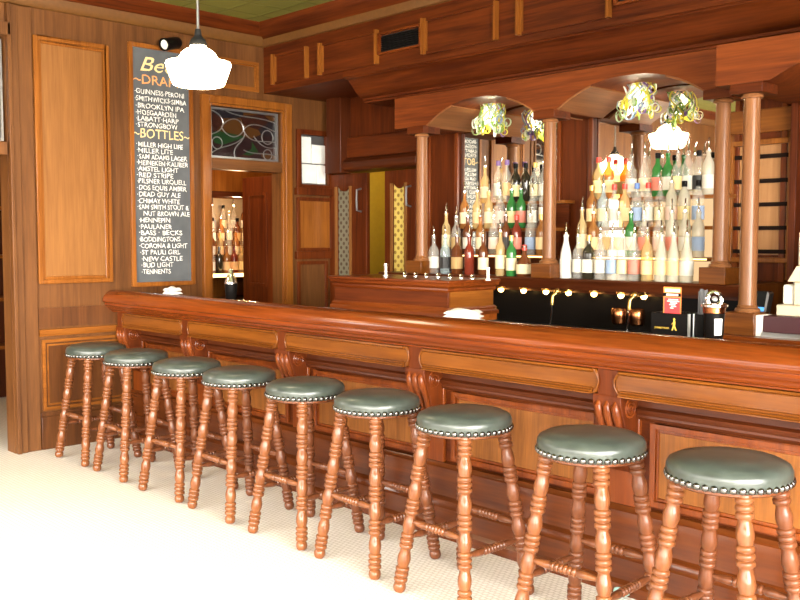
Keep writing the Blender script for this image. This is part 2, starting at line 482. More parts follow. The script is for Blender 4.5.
# dado rail and dado panel
m = MB(); m.prism([(XW, .82), (XW + .022, .825), (XW + .03, .845), (XW + .022, .872), (XW, .876)], 'y', 2.76, 3.6)
struct('trim_10', m, W['orgy'], 'amber dado rail on the panelled wall', 'dado rail')
m = MB(); frame(m, 'x', XW, .02, 2.78, 3.45, .285, .80, .022); frame(m, 'x', XW, .012, 2.815, 3.415, .32, .765, .012)
struct('trim_11', m, W['orgy'], 'amber beading of the dado panel', 'moulding')
struct('trim_24', MB().box(XW, XW + .006, 2.80, 3.44, .30, .79), W['dad'], 'dark dado panel beside the first stool', 'wall panel')
m = MB(); m.box(XW, XW + .025, 2.76, 3.5, 0, .24); m.box(XW, XW + .014, 2.76, 3.5, .24, .27)
struct('baseboard_left', m, W['dad'], 'baseboard of the panelled wall', 'baseboard', bevel=.004)
struct('trim_23', MB().box(XW, XW + .01, 2.76, 3.5, .89, 1.03), W['dad'], 'dark rail board above the dado', 'rail')
# casing of the far-left opening
m = MB(); m.box(XW, XW + .05, 2.577, 2.605, 0, 3.15); m.box(XW, XW + .035, 2.60, 2.655, 0, 3.15); m.box(XW, XW + .022, 2.655, 2.755, 0, 3.15)
m.box(XW, XW + .05, 1.5, 2.6, 2.93, 3.02); m.box(XW, XW + .04, 1.6, 2.56, 2.11, 2.20)
struct('trim_12', m, W['walz'], 'door casing at the left end of the panelled wall', 'door casing', bevel=.004)
# chalkboard
CB = empty('chalkboard', (XW, 3.77, 1.19), 'tall framed chalkboard menu of draft and bottled beers on walnut wall', 'chalkboard')
y0, y1, z0, z1 = 3.525, 4.02, 1.19, 2.995
frame(MB(), 'x', XW, .03, y0 - .03, y1 + .03, z0 - .03, z1 + .03, .032).build('frame', W['orgz'], CB, .004)
MB().box(XW, XW + .012, y0, y1, z0, z1).build('board', M['slate'], CB)
def text_mesh(s, mat, y, z, height, width, parent, name):
    cu = bpy.data.curves.new('t', 'FONT'); cu.body = s; cu.size = 1; cu.extrude = .0; cu.resolution_u = 3
    cu.offset = .004
    if s == 'Beer': cu.shear = .35
    ob = bpy.data.objects.new('t', cu); COL.objects.link(ob)
    dg = bpy.context.evaluated_depsgraph_get()
    me = bpy.data.meshes.new_from_object(ob.evaluated_get(dg))
    bpy.data.objects.remove(ob)
    xs = [v.co.x for v in me.vertices]; w = max(xs) - min(xs)
    sx = min(width / w, height * 1.35); x0_ = min(xs)
    for v in me.vertices:
        v.co = Vector((XW + .0135, y + (v.co.x - x0_) * sx, z + v.co.y * height)) - parent.location
    for v in me.vertices:
        a_, b_ = v.co.y, v.co.z
        v.co.y += .0022 * math.sin(b_ * 210 + a_ * 60); v.co.z += .0028 * math.sin(a_ * 75 + b_ * 11)
    me.name = name; me.materials.clear(); me.materials.append(mat)
    o = bpy.data.objects.new(name, me); COL.objects.link(o); o.parent = parent
    return o
def bz(py): return at(160, py, 0, XW).z
def by(px): return at(px, 160, 0, XW).y
rows = [('GUINNESS\u00b7PERONI', 96, 137, 186), ('SMITHWICKS\u00b7SIMBA', 103, 137, 188), ('BROOKLYN IPA', 110, 138, 186), ('HOEGAARDEN', 116.5, 138, 178), ('LABATT\u00b7HARP', 122.5, 138, 180), ('STRONGBOW', 128.5, 138, 179),
        ('MILLER HIGH LIFE', 148, 138, 184), ('MILLER LITE', 154, 138, 174), ('SAM ADAMS LAGER', 160, 139, 188), ('HEINEKEN\u00b7KALIBER', 166, 138, 189), ('AMSTEL LIGHT', 172, 138, 179), ('RED STRIPE', 178, 138, 174), ('PILSNER URQUELL', 184, 138, 187), ('DOS EQUIS AMBER', 190.5, 138, 187), ('DEAD GUY ALE', 197, 138, 181), ('CHIMAY WHITE', 203.5, 138, 180), ('SAM SMITH STOUT &', 209.5, 138, 189), ('NUT BROWN ALE', 216, 142, 188), ('HENNEPIN', 222.5, 139, 170), ('PAULANER', 229, 139, 172), ('BASS \u00b7 BECKS', 235, 139, 182), ('BODDINGTONS', 241.5, 139, 180), ('CORONA & LIGHT', 248, 139, 187), ('ST PAULI GIRL', 254.5, 140, 180), ('NEW CASTLE', 261, 141, 182), ('BUD LIGHT', 267, 141, 173), ('TENNENTS', 273.5, 141, 170)]
text_mesh('Beer', M['chalky'], by(141), bz(73), .155, by(186) - by(141), CB, 'heading_lettering')
tag(CB.children[-1], 'cream and orange chalk heading')
text_mesh('~DRAFT~', M['chalko'], by(134), bz(86), .10, by(189) - by(134), CB, 'heading_lettering')
text_mesh('~BOTTLES~', M['chalky'], by(133), bz(139), .10, by(189) - by(133), CB, 'heading_lettering')
for s, py, xa, xb in rows:
    ind = '' if s.startswith('NUT') else '\u00b7'
    text_mesh(ind + s, M['chalk'], by(xa - (2 if ind else 0)), bz(py), .052, by(xb) - by(xa), CB, 'beer_name_lettering')
# small black spotlight on the chalkboard frame
p = at(168, 44, 0, XW + .10)
SP = empty('spotlight', (XW, p.y + .05, p.z), 'small black cylinder spotlight with pale lens above the chalkboard', 'spotlight')
mt = Matrix.Translation(p) @ Vector((.25, -.75, -.22)).to_track_quat('Z', 'Y').to_matrix().to_4x4()
MB().lathe([(0, -.13), (.035, -.13), (.046, -.11), (.046, .03), (.05, .035), (.05, .05), (.038, .05), (.038, .035)], 20, mt).build('housing', M['black'], SP)
MB().lathe([(0, .036), (.037, .036), (.034, .044), (0, .05)], 20, mt).build('lens', M['paper'], SP)
MB().tube([(XW, p.y + .06, p.z), (XW + .05, p.y + .06, p.z), (XW + .09, p.y + .03, p.z)], .012, 8).build('bracket', M['blackm'], SP)
# doorway to the next room: casings
m = MB()
m.box(XW, XW + .045, 4.125, 4.19, 0, 2.70); m.box(XW, XW + .03, 4.19, 4.215, 0, 2.66)
m.box(XW, XW + .045, 4.96, 5.03, 0, 2.70); m.box(XW, XW + .03, 4.935, 4.96, 0, 2.66)
m.box(XW, XW + .045, 4.19, 4.96, 2.64, 2.70); m.box(XW, XW + .03, 4.215, 4.935, 2.62, 2.64)
struct('trim_13', m, W['orgz'], 'amber casing of the doorway behind the bar', 'door casing', bevel=.004)
m = MB(); m.box(XW - .10, XW + .02, 4.22, 4.94, 2.105, 2.195)
struct('trim_14', m, W['waly'], 'transom bar under the stained glass', 'transom bar', bevel=.004)
m = MB(); frame(m, 'x', XW, .02, 4.26, 4.70, 2.77, 3.02, .025); frame(m, 'x', XW, .01, 4.285, 4.675, 2.795, 2.995, .015)
struct('trim_15', m, W['orgy'], 'small panel moulding above the stained glass', 'moulding')
def stained(n, y0, y1, z0, z1, label):
    wn = empty('window_%d' % n, (XW - .05, (y0 + y1) / 2, z0), label, 'window', kind='structure')
    MB().box(XW - .055, XW - .047, y0, y1, z0, z1).build('stained_glass', M['stained'], wn)
    frame(MB(), 'x', XW - .07, .05, y0, y1, z0, z1, .016).build('frame', M['grey'], wn)
    w, h = y1 - y0, z1 - z0
    L_ = MB(); x = XW - .045
    def P(u, v): return (x, y0 + u * w, z0 + v * h)
    def bez(a, b, c, d, n=14):
        o = []
        for i in range(n + 1):
            t = i / n
            o.append(tuple((1 - t) ** 3 * a[k] + 3 * t * (1 - t) ** 2 * b[k] + 3 * t * t * (1 - t) * c[k] + t ** 3 * d[k] for k in range(3)))
        return o
    for q in ([(0, .95), (.25, .9), (.3, .55), (0, .45)], [(.18, .62), (.3, .9), (.5, .85), (.5, .6)], [(.18, .62), (.3, .35), (.45, .45), (.5, .6)],
              [(.5, .6), (.6, .85), (.85, .7), (1, .62)], [(.5, .6), (.6, .3), (.8, .45), (1, .4)], [(.2, 1), (.4, .8), (.7, .95), (1, .8)],
              [(0, .05), (.2, .3), (.3, .2), (.5, .45)], [(.38, 0), (.3, .3), (.5, .3), (.52, .55)], [(.5, .2), (.65, .1), (.85, .2), (1, .12)], [(.65, .5), (.8, .2), (.95, .3), (1, .3)]):
        L_.tube(bez(*[P(*t) for t in q]), .005, 6)
    for (u, v, r_) in ((.12, .3, .05), (.86, .14, .045), (.86, .5, .06)):
        L_.tube([(x, y0 + u * w + r_ * math.cos(a * math.pi / 8), z0 + v * h + r_ * math.sin(a * math.pi / 8)) for a in range(17)], .005, 6)
    L_.build('leading', M['grey'], wn)
stained(1, 4.235, 4.925, 2.20, 2.615, 'stained glass transom over the doorway behind the bar')
stained(2, 1.64, 2.56, 2.21, 2.91, 'stained glass transom at the left edge of the photo')
# white tiled window in the corner recess
wn = empty('window_3', (XW, 5.31, 2.02), 'white glass block window high in the corner behind the bar', 'window', kind='structure')
g = MB()
a = 5.165; b = 5.30; c = 5.465
g.box(XW - .05, XW - .03, a, b, 2.21, 2.445); g.box(XW - .05, XW - .03, b + .008, c, 2.21, 2.38)
g.box(XW - .05, XW - .03, a, a + .2, 2.03, 2.20); g.box(XW - .05, XW - .03, a + .208, c, 2.03, 2.20)
g.build('glass_block', M['tile'], wn, .004)
MB().box(XW - .10, XW - .05, 5.15, 5.48, 2.02, 2.46).build('backing', M['grey'], wn)
m = MB(); frame(m, 'x', XW, .025, 5.10, 5.51, 1.97, 2.50, .045)
m.box(XW, XW + .05, 5.08, 5.53, 1.92, 1.985)
frame(m, 'x', XW, .02, 5.10, 5.51, 1.42, 1.90, .03); m.box(XW, XW + .04, 5.08, 5.53, 1.35, 1.42); frame(m, 'x', XW, .02, 5.10, 5.45, .5, 1.33, .03)
struct('trim_16', m, W['redz'], 'panel mouldings of the corner recess under the glass block window', 'moulding', bevel=.003)
struct('trim_17', MB().box(XW, XW + .006, 5.13, 5.48, 1.45, 1.87), W['orgz'], 'amber veneer panel in the corner recess', 'wall panel')

# ------------------------------------------------------------------ rooms beyond
nr = MB()
nr.box(-9.3, -9.2, 1.4, 7.3, 0, ZC); nr.box(-9.3, T, 1.3, 1.4, 0, ZC); nr.box(-9.2, T, 3.75, 3.85, 0, ZC); nr.box(-9.3, XR, 7.2, 7.3, 0, ZC)
struct('wall_far', nr, W['orgz'], 'amber wood walls of the room beyond the doorway', 'wall')
yr = MB(); yr.box(T, -4.2, 6.55, 6.65, 0, ZC); yr.box(-4.3, -4.2, YB + .14, 6.55, 0, ZC); yr.box(T - .04, T, YB + .14, 6.65, 0, ZC)
struct('wall_passage', yr, M['yellow'], 'mustard yellow wall seen between the swing doors', 'wall')
struct('trim_18', MB().box(-6.7, -4.3, 6.5, 6.55, 0, 1.255).box(-6.7, -4.3, 6.47, 6.55, 1.255, 1.285), M['blackm'], 'dark dado of the yellow passage', 'dado')
# open door leaf inside the doorway
dl = empty('door_1', (-6.9, 4.96, 0), 'red brown door leaf standing open in the doorway', 'door', kind='structure')
MB().box(-7.22, -6.76, 4.95, 4.99, 0.01, 2.09).build('leaf', W['redz'], dl, .003)
m = MB()
for z0_, z1_ in ((.2, .95), (1.1, 1.95)): frame(m, 'y', 4.95, -.012, -7.14, -6.84, z0_, z1_, .03)
m.build('panel_moulding', W['redz'], dl)
# lit bottle cabinet in the next room
SC = empty('liquor_cabinet', (-8.5, 5.35, 0), 'wooden liquor cabinet with a lit shelf in the room beyond the doorway', 'cabinet')
XS = -8.0
YE = 5.98
c = MB(); c.box(-8.7, -7.85, 4.6, 4.66, 0, 2.5); c.box(-8.7, -7.85, YE, YE + .06, 0, 2.5); c.box(-8.7, -8.66, 4.66, YE, 0, 2.5); c.box(-8.66, -7.85, 4.66, YE, 1.98, 2.5); c.box(-8.66, -7.9, 4.66, YE, 0, .9)
c.build('carcass', W['orgz'], SC, .004)
MB().box(-8.66, -7.9, 4.66, YE, 1.15, 1.175).build('shelf', W['orgy'], SC)
MB().box(-7.905, -7.89, 4.66, YE, 1.15, 1.185).build('shelf_light', M['stepl'], SC)
for a_, b_, z_ in ((-8.28, -8.13, 1.33), (-8.43, -8.28, 1.47), (-8.655, -8.43, 1.61)): MB().box(a_, b_, 4.66, YE, 1.175, z_).build('bottle_step', W['orgy'], SC)
m = MB(); m.prism([(4.66, 2.0), (4.66, 1.88)] + [(4.66 + (YE - 4.66) * i / 12, 1.88 + .07 * math.sin(math.pi * i / 12)) for i in range(1, 12)] + [(YE, 1.88), (YE, 2.0)], 'x', -7.9, -7.84)
m.build('arched_valance', W['drky'], SC)
MB().box(-8.658, -8.65, 4.66, YE, 1.61, 1.97).build('back_panel', plain('pale_plaster', (.5, .38, .24), .6), SC)
tag(MB().lathe([(0, 0), (.05, 0), (.055, .02), (.05, .09), (.03, .11), (0, .11)], 16).build('storage_jar', M['blackm']), 'small dark jar on top of the lit cabinet next door', 'jar').location = (-8.0, 5.25, 2.5)
# shelf unit glimpsed at the far left
sh = empty('shelf_unit', (-8.9, 3.1, 0), 'dark wooden shelf unit glimpsed through the opening at the left edge', 'shelf')
c = MB(); c.box(-9.15, -8.8, 2.5, 2.55, 0, 2.4); c.box(-9.15, -8.8, 3.68, 3.73, 0, 2.4); c.box(-9.15, -9.1, 2.55, 3.68, 0, 2.4); c.build('carcass', W['drkz'], sh)
for z in (.5, .95, 1.35, 1.8, 2.35): MB().box(-9.1, -8.8, 2.55, 3.68, z, z + .03).build('shelf', W['orgy'], sh)

# ------------------------------------------------------------------ swing doors in the back wall
def swing(n, x0, x1, gx0, gx1, lat, label, hx, hz0, hz1):
    d = empty('door_%d' % n, ((x0 + x1) / 2, YD + .05, 0), label, 'door', kind='structure')
    lf = MB(); zt_ = 1.98
    lf.box(x0, gx0, YD + .02, YD + .06, .01, 2.11); lf.box(gx1, x1, YD + .02, YD + .06, .01, 2.11); lf.box(gx0, gx1, YD + .02, YD + .06, .01, .5)
    n_ = 10
    lf.prism([(gx0, 2.11), (gx0, zt_ + .03)] + [(gx0 + (gx1 - gx0) * i / n_, zt_ + .03 - .055 * math.sin(math.pi * i / n_)) for i in range(1, n_)] + [(gx1, zt_ + .03), (gx1, 2.11)], 'y', YD + .02, YD + .06)
    lf.build('leaf', W['redz'], d, .003)
    MB().box(gx0, gx1, YD + .037, YD + .043, .5, zt_ + .03).build('patterned_glass', M[lat], d)
    m = MB(); m.box(gx0 - .022, gx0 + .004, YD + .008, YD + .022, .5, zt_ + .02); m.box(gx1 - .004, gx1 + .022, YD + .008, YD + .022, .5, zt_ + .02)
    m.build('glass_bead', W['litz'], d)
    h = MB(); h.tube([(hx, YD + .02, hz0), (hx, YD - .03, hz0 + .01), (hx, YD - .035, (hz0 + hz1) / 2), (hx, YD - .03, hz1 - .01), (hx, YD + .02, hz1)], .009, 8)
    h.build('pull_handle', M['grey'], d)
dx = lambda px: at(px, 220, 1, YD).x
swing(2, XW + .005, dx(365), dx(335.5), dx(348.5), 'lat1', 'left swing door with grey patterned glass in the back corner', dx(359.5), 1.77, 1.97)
swing(3, dx(383), dx(414), dx(391), dx(403.5), 'lat2', 'right swing door with yellow patterned glass beside the column', dx(409), 1.80, 1.97)
m = MB(); m.box(dx(351), -5.37, YD - .05, YD, 2.24, 2.42)
struct('trim_19', m, W['redx'], 'header board above the swing doors', 'header', bevel=.006)
m = MB(); m.prism([(YD, 2.12), (YD - .08, 2.13), (YD - .10, 2.15), (YD - .10, 2.20), (YD - .07, 2.23), (YD - .03, 2.24), (YD, 2.24)], 'x', dx(348), -5.37)
struct('trim_20', m, W['drkx'], 'dark rounded lintel above the swing doors', 'lintel', bevel=.004)
m = MB(); m.box(dx(337), dx(351), YD - .12, YD, 2.11, 2.77)
struct('trim_21', m, W['drkz'], 'dark corner post above the left swing door', 'post', bevel=.004)

# ------------------------------------------------------------------ the bar
XB1 = 1.0
BZ = 1.085
bar = empty('bar_counter', (-3.4, 3.5, 0), 'long varnished mahogany bar with corbels and raised panels behind the stools', 'bar')
MB().box(XW + .01, XB1, 3.40, 3.82, BZ - .038, BZ).build('bar_top', W['top'], bar, .004)
prof = [(3.275, 1.044), (3.263, 1.047), (3.255, 1.056), (3.252, 1.069), (3.255, 1.083), (3.265, 1.101), (3.283, 1.121), (3.305, 1.136), (3.33, 1.142), (3.352, 1.140), (3.372, 1.131), (3.386, 1.115), (3.394, 1.100), (3.404, 1.090), (3.42, BZ + .001), (3.42, 1.044)]
MB().prism(prof, 'x', XW + .01, XB1).build('arm_rail', W['rail'], bar, angle=60)
MB().box(-4.62, -3.58, 3.82, 4.26, BZ - .038, BZ).build('bar_top', W['top'], bar)
prof = [(3.5, BZ - .038), (3.272, BZ - .038), (3.268, BZ - .05), (3.274, BZ - .062), (3.288, BZ - .07), (3.298, BZ - .082), (3.306, BZ - .092), (3.322, BZ - .1), (3.326, BZ - .108), (3.5, BZ - .108)]
MB().prism(prof, 'x', XW + .01, XB1).build('edge_moulding', W['edge'], bar)
MB().box(XW + .01, XB1, 3.37, 3.5, .862, BZ - .108).build('frieze_board', W['redx'], bar)
MB().box(XW + .01, XB1, 3.5, 3.55, .0, BZ - .04).box(XW + .01, XB1, 3.55, 3.76, .9, BZ - .04).build('carcass', W['redx'], bar)
CX = [-6.50, -5.575, -4.48, -3.352, -2.20, -1.05, .10]
for i, cx in enumerate(CX):
    nx = CX[i + 1] if i + 1 < len(CX) else XB1 + .1
    a, b = cx + .068, nx - .068
    # frieze panel with rounded ends and moulded edges
    def capsule(a, b, z0, z1, e):
        o = []
        zc, hz = (z0 + z1) / 2, (z1 - z0) / 2
        for k in range(9):
            t = -math.pi / 2 + math.pi * k / 8
            o.append((b + e * max(0, math.cos(t)) ** .8, zc + hz * math.sin(t)))
        for k in range(9):
            t = math.pi / 2 + math.pi * k / 8
            o.append((a - e * max(0, -math.cos(t)) ** .8, zc + hz * math.sin(t)))
        return o
    z0_, z1_ = .866, .974
    fp = MB().prism(capsule(a, b, z0_, z1_, .026), 'y', 3.34, 3.37).build('frieze_panel', W['frz'], bar, .004)
    m = MB()
    m.prism([(3.34, .974), (3.324, .972), (3.321, .964), (3.330, .959), (3.34, .954)], 'x', a, b)
    m.prism([(3.34, .892), (3.330, .890), (3.332, .883), (3.322, .880), (3.325, .873), (3.316, .871), (3.316, .866), (3.34, .866)], 'x', a, b)
    m.tube([(a - .004 - .026 * math.sin(math.pi * k / 8), 3.336, z0_ + .004 + (z1_ - z0_ - .008) * k / 8) for k in range(9)], .0045, 8)
    m.tube([(b + .004 + .026 * math.sin(math.pi * k / 8), 3.336, z0_ + .004 + (z1_ - z0_ - .008) * k / 8) for k in range(9)], .0045, 8)
    m.build('edge_bead', W['frz'], fp)
    # corbel
    cb = MB().box(cx - .05, cx + .05, 3.345, 3.38, .862, .974)
    cb.prism([(3.5, .866), (3.345, .866), (3.338, .85), (3.342, .82), (3.355, .785), (3.372, .745), (3.388, .70), (3.402, .65), (3.418, .59), (3.43, .55), (3.46, .52), (3.5, .515)], 'x', cx - .07, cx + .07)
    co = cb.build('corbel', W['redz'], bar, .003)
    m = MB()
    for dx in (-.042, 0, .042):
        pts = [(cx + dx, 3.348, .842), (cx + dx, 3.342, .82), (cx + dx, 3.352, .785), (cx + dx, 3.370, .745), (cx + dx, 3.386, .70), (cx + dx, 3.402, .65), (cx + dx, 3.418, .59), (cx + dx, 3.432, .55)]
        m.tube(pts, [.008, .017, .020, .018, .014, .012, .010, .005], 10)
    m.build('reed', W['barz'], co)
    for sx in (-1, 1):
        m = MB(); pts = []
        for k in range(30):
            t = k / 29 * 2.3 * 2 * math.pi; r_ = .042 * (1 - k / 29 * .85)
            pts.append((cx + sx * .070, 3.415 + r_ * math.cos(t + 2), .805 + r_ * math.sin(t + 2)))
        m.tube(pts, .005, 6); m.build('scroll', W['bary'], co)
    # pilaster and body panel
    MB().box(cx - .075, cx + .075, 3.478, 3.5, .36, .80).build('pilaster', W['barz'], bar, .003)
    pa, pb = cx + .125, nx - .125
    m = MB(); frame(m, 'y', 3.5, -.022, pa, pb, .385, .745, .026); frame(m, 'y', 3.5, -.012, pa + .026, pb - .026, .411, .719, .014)
    bp_ = MB().box(pa + .02, pb - .02, 3.494, 3.5, .40, .73).build('front_panel', W['bodz'], bar)
    m.build('panel_moulding', W['barz'], bp_, .003)
MB().prism([(3.5, .86), (3.478, .855), (3.474, .81), (3.455, .80), (3.46, .785), (3.47, .775), (3.468, .765), (3.48, .752), (3.5, .75)], 'x', XW + .01, XB1).build('apron_moulding', W['drkx'], bar)
MB().prism([(3.5, .372), (3.47, .366), (3.462, .352), (3.45, .345), (3.448, .32), (3.452, .30), (3.452, .20), (3.43, .185), (3.425, .16), (3.415, .15), (3.415, .06), (3.395, .045), (3.392, 0), (3.5, 0)], 'x', XW + .01, XB1).build('plinth_board', W['pli'], bar)

# raised wooden box at the back of the bar
bx_ = empty('service_box', (-4.08, 4.03, BZ), 'raised wooden service box with moulded lid on the back of the bar', 'box')
x0, x1, y0, y1 = -4.575, -3.58, 3.835, 4.23
MB().box(x0, x1, y0, y1, BZ, 1.275).build('body', W['redx'], bx_, .003)
MB().box(x1, x1 + .006, y0 + .012, y1 - .012, BZ + .05, 1.235).build('end_panel', W['orgy'], bx_)
def skirt(prof, mat, name):
    """moulding around front, right and left sides; prof = (outset, z)"""
    m = MB(); n = len(prof)
    ring = []
    for (o_, z) in prof: ring.append([(x0 - o_, y0 - o_, z), (x1 + o_, y0 - o_, z), (x1 + o_, y1 + o_, z), (x0 - o_, y1 + o_, z)])
    v = [p for q in ring for p in q]; f = []
    for i in range(n):
        for k in range(4): f.append((i * 4 + k, i * 4 + (k + 1) % 4, ((i + 1) % n) * 4 + (k + 1) % 4, ((i + 1) % n) * 4 + k))
    m.add(v, f); return m.build(name, mat, bx_)
skirt([(0, BZ + .001), (.022, BZ + .001), (.022, BZ + .02), (.012, BZ + .03), (.014, BZ + .04), (.003, BZ + .052), (0, BZ + .052)], W['barx'], 'base_moulding')
skirt([(0, 1.222), (.004, 1.222), (.010, 1.235), (.008, 1.245), (.022, 1.258), (.024, 1.275), (0, 1.275)], W['barx'], 'top_moulding')
MB().box(x0 - .03, x1 + .03, y0 - .03, y1 + .03, 1.275, 1.292).build('lid', W['barx'], bx_, .005)
# glass salt style cellars standing along the lid
n = 0
pos = [(405, 272), (416, 272), (427, 272.3), (439, 272.7), (451, 273), (462.5, 273.5), (474, 274)]
names7 = ['first from the left', 'second from the left', 'third from the left', 'fourth from the left', 'fifth from the left', 'sixth from the left', 'rightmost']
shot0 = None
for i, (px, py) in enumerate(pos):
    q = at(px, py, 2, 1.292)
    q = at(px, 0, 1, 4.06)
    loc = (q.x, 4.06, 1.292)
    if shot0 is None:
        m = MB().lathe([(0, 0), (.014, 0), (.015, .004), (.012, .012), (.015, .018), (.011, .026), (0, .030)], 12)
        shot0 = m.build('bottle_stopper', M['chrome']); s_ = shot0
    else: s_ = copy_tree(shot0)
    s_.location = loc
    tag(s_, 'small shiny stopper on the wooden service box, %s of seven' % names7[i], 'stopper', 'stoppers on the service box')
q = at(488, 274, 1, 4.0)
tp = tag(MB().lathe([(0, 0), (.016, 0), (.016, .006), (.008, .010), (.008, .062), (.011, .064), (.011, .074), (0, .076)], 12).build('tap_handle', M['white']), 'small white upright peg at the right end of the service box', 'peg')
tp.location = (q.x, 4.0, 1.292)
q = at(372, 270, 1, 4.06)
pegs = tag(MB().lathe([(0, 0), (.022, 0), (.022, .006), (.012, .010), (.012, .062), (.015, .064), (.013, .08), (0, .082)], 12).build('pepper_pot', M['chrome']), 'small upright chrome pot on the service box, before the yellow gap', 'pot')
pegs.location = (at(386, 268, 1, 4.06).x, 4.06, 1.292)

# ------------------------------------------------------------------ stools
def turned(z0, z1, r, period=.150):
    """bobbin turned profile from z0 up to z1"""
    pr = [(0, z0), (r * .62, z0), (r * .84, z0 + .008), (r * .94, z0 + .022), (r * .86, z0 + .036), (r * .70, z0 + .042)]
    z = z0 + .044
    while z < z1 - .04:
        for k in range(3):
            pr += [(r * .76, z), (r * .97, z + .004), (r * 1.0, z + .011), (r * .97, z + .018), (r * .76, z + .022)]
            z += .0235
        h = period - .0705
        h = min(h, z1 - .02 - z)
        if h < .02: break
        pr += [(r * .80, z + h * .06), (r * .94, z + h * .25), (r * .96, z + h * .45), (r * .88, z + h * .65), (r * .74, z + h * .85), (r * .73, z + h * .95)]
        z += h
    pr += [(r * .85, z1 - .012), (r * .85, z1), (0, z1)]
    return pr

STOOL_GROUP = 'round leather bar stools along the bar'
def make_stool():
    root = empty('bar_stool', (0, 0, 0), 'bar stool', 'bar stool', STOOL_GROUP)
    # cushion
    pr = [(0, .722), (.190, .722), (.197, .726), (.200, .736), (.203, .752), (.202, .768), (.195, .783), (.17, .796), (.12, .806), (.06, .811), (0, .812)]
    seat = MB().lathe(pr, 48).build('seat', M['leather'], root, angle=60)
    m = MB()
    for k in range(44):
        a = 2 * math.pi * k / 44
        c = Vector((.1975 * math.cos(a), .1975 * math.sin(a), .735))
        mt = Matrix.Translation(c) @ Vector((math.cos(a), math.sin(a), -.12)).to_track_quat('Z', 'Y').to_matrix().to_4x4()
        m.lathe([(.0132, -.001), (.0120, .006), (.0075, .0105), (0, .0125)], 8, mt)
    m.build('nailhead_trim', M['nail'], seat, angle=60)
    MB().lathe([(.10, .708), (.178, .708), (.186, .713), (.186, .722), (.10, .722)], 32).build('seat_base', W['leg_shade'], root)
    top, bot = .118, .198
    for i, (sx, sy) in enumerate(((-1, -1), (1, -1), (1, 1), (-1, 1))):
        a = Vector((sx * bot, sy * bot, 0)); b = Vector((sx * top, sy * top, .715))
        d = b - a; ln = d.length
        mt = Matrix.Translation(a) @ d.to_track_quat('Z', 'Y').to_matrix().to_4x4()
        # cut the foot level with the floor
        lg = MB().lathe(turned(.006, ln, .030), 16, mt)
        lg.build('leg', W['leg'] if sy < 0 else W['leg_shade'], root, angle=50)  # rear legs take the darker copy, painting their shade
    def leg_at(sx, sy, z):
        t = z / .715
        return Vector((sx * (bot + (top - bot) * t), sy * (bot + (top - bot) * t), z))
    for (a, b, z) in (((-1, -1), (1, -1), .315), ((-1, 1), (1, 1), .315), ((-1, -1), (-1, 1), .245), ((1, -1), (1, 1), .245)):
        p, q = leg_at(*a, z), leg_at(*b, z); d = q - p; L = d.length
        mt = Matrix.Translation(p) @ d.to_track_quat('Z', 'Y').to_matrix().to_4x4()
        pr = [(0, .012), (.009, .014), (.011, .04), (.015, .07)]
        zz = L * .32
        pr += [(.0165, zz - .012), (.012, zz - .003)]
        while zz < L * .66:
            pr += [(.011, zz), (.0175, zz + .005), (.0175, zz + .012), (.011, zz + .017)]; zz += .0185
        pr += [(.012, zz + .003), (.0165, zz + .012), (.015, L - .07), (.011, L - .04), (.009, L - .014), (0, L - .012)]
        MB().lathe(pr, 12, mt).build('stretcher', W['leg'] if a[1] < 0 and b[1] < 0 else W['leg_shade'], root, angle=50)
    return root
SX = [-6.085, -5.52, -4.90, -4.345, -3.75, -3.205, -2.625, -1.985, -1.44]
SLAB = ['leftmost green leather bar stool, standing against the walnut end wall',
        'second green leather bar stool from the panelled end wall',
        'third green leather bar stool from the panelled end wall',
        'fourth green leather bar stool from the panelled end wall',
        'middle one of the nine green leather bar stools, fifth from either end',
        'sixth green leather bar stool from the left, below the service box corner',
        'third green leather bar stool from the right edge of the photo',
        'second green leather bar stool from the right edge of the photo',
        'nearest and largest green leather bar stool, rightmost in the photo']
st = make_stool()
for i, x in enumerate(SX):
    o = st if i == 0 else copy_tree(st)
    o.location = (x, 2.945 if i < 6 else 2.915, 0)
    o['label'] = SLAB[i]
for i, o in enumerate([o for o in scene.objects if o.name.startswith('bar_stool')]):
    o.rotation_euler.z = R([1, -2, 3, -1, 2, 0, -2, 2, -2][i])

# ------------------------------------------------------------------ back bar
YC = 5.0
bb = empty('back_bar', (-3.4, 5.3, 0), 'carved mahogany back bar with columns, arches and mirrors', 'back bar')
COLX = [-4.94, -3.755, -2.55]
SH = 1.27
# shelf and steps
xl, xr_ = -5.36, -2.40
MB().prism([(4.945, SH), (4.94, SH - .012), (4.95, SH - .03), (4.955, SH - .07), (YB - .02, SH - .07), (YB - .02, SH)], 'x', xl, xr_).build('shelf', W['drkx'], bb)
bays = [(-4.80, -3.90), (-3.62, -2.70)]
TIER = [(5.045, 1.27), (5.19, 1.415), (5.315, 1.605), (5.43, 1.80)]
LS = {}
for a, b in bays:
    bay_ = 'left' if a < -4.5 else 'right'
    ls = LS[bay_] = empty('liquor_steps', ((a + b) / 2, 5.3, SH), 'lit stepped bottle stand before the %s back bar mirror' % bay_, 'bottle stand', 'stepped bottle stands')
    for k in range(1, 4):
        y_, z_ = TIER[k]
        a2 = a + (.06 * k if a < -4.5 else .05 * k)
        s_ = MB().box(a2, b, y_ - .06, y_ + .055, z_ - .022, z_).build('bottle_step', W['orgx'], ls)
        if k == 1: MB().box(a2 + .1, b, y_ - .064, y_ - .06, z_ - .014, z_ - .006).build('step_light', M['stepl'], s_)
        MB().box(a2 + (.08 if a < -4.5 else .42), b - .03, y_ + .03, y_ + .05, TIER[k - 1][1], z_ - .022).build('riser', M['glow'] if a > -4.5 else W['redx'], s_)
# mirrors
for a, b in ((-5.02, -4.06), (-3.765, -2.72)):
    MB().box(a, b, YB - .03, YB - .022, SH, 2.58).build('mirror', M['mirror'], bb)
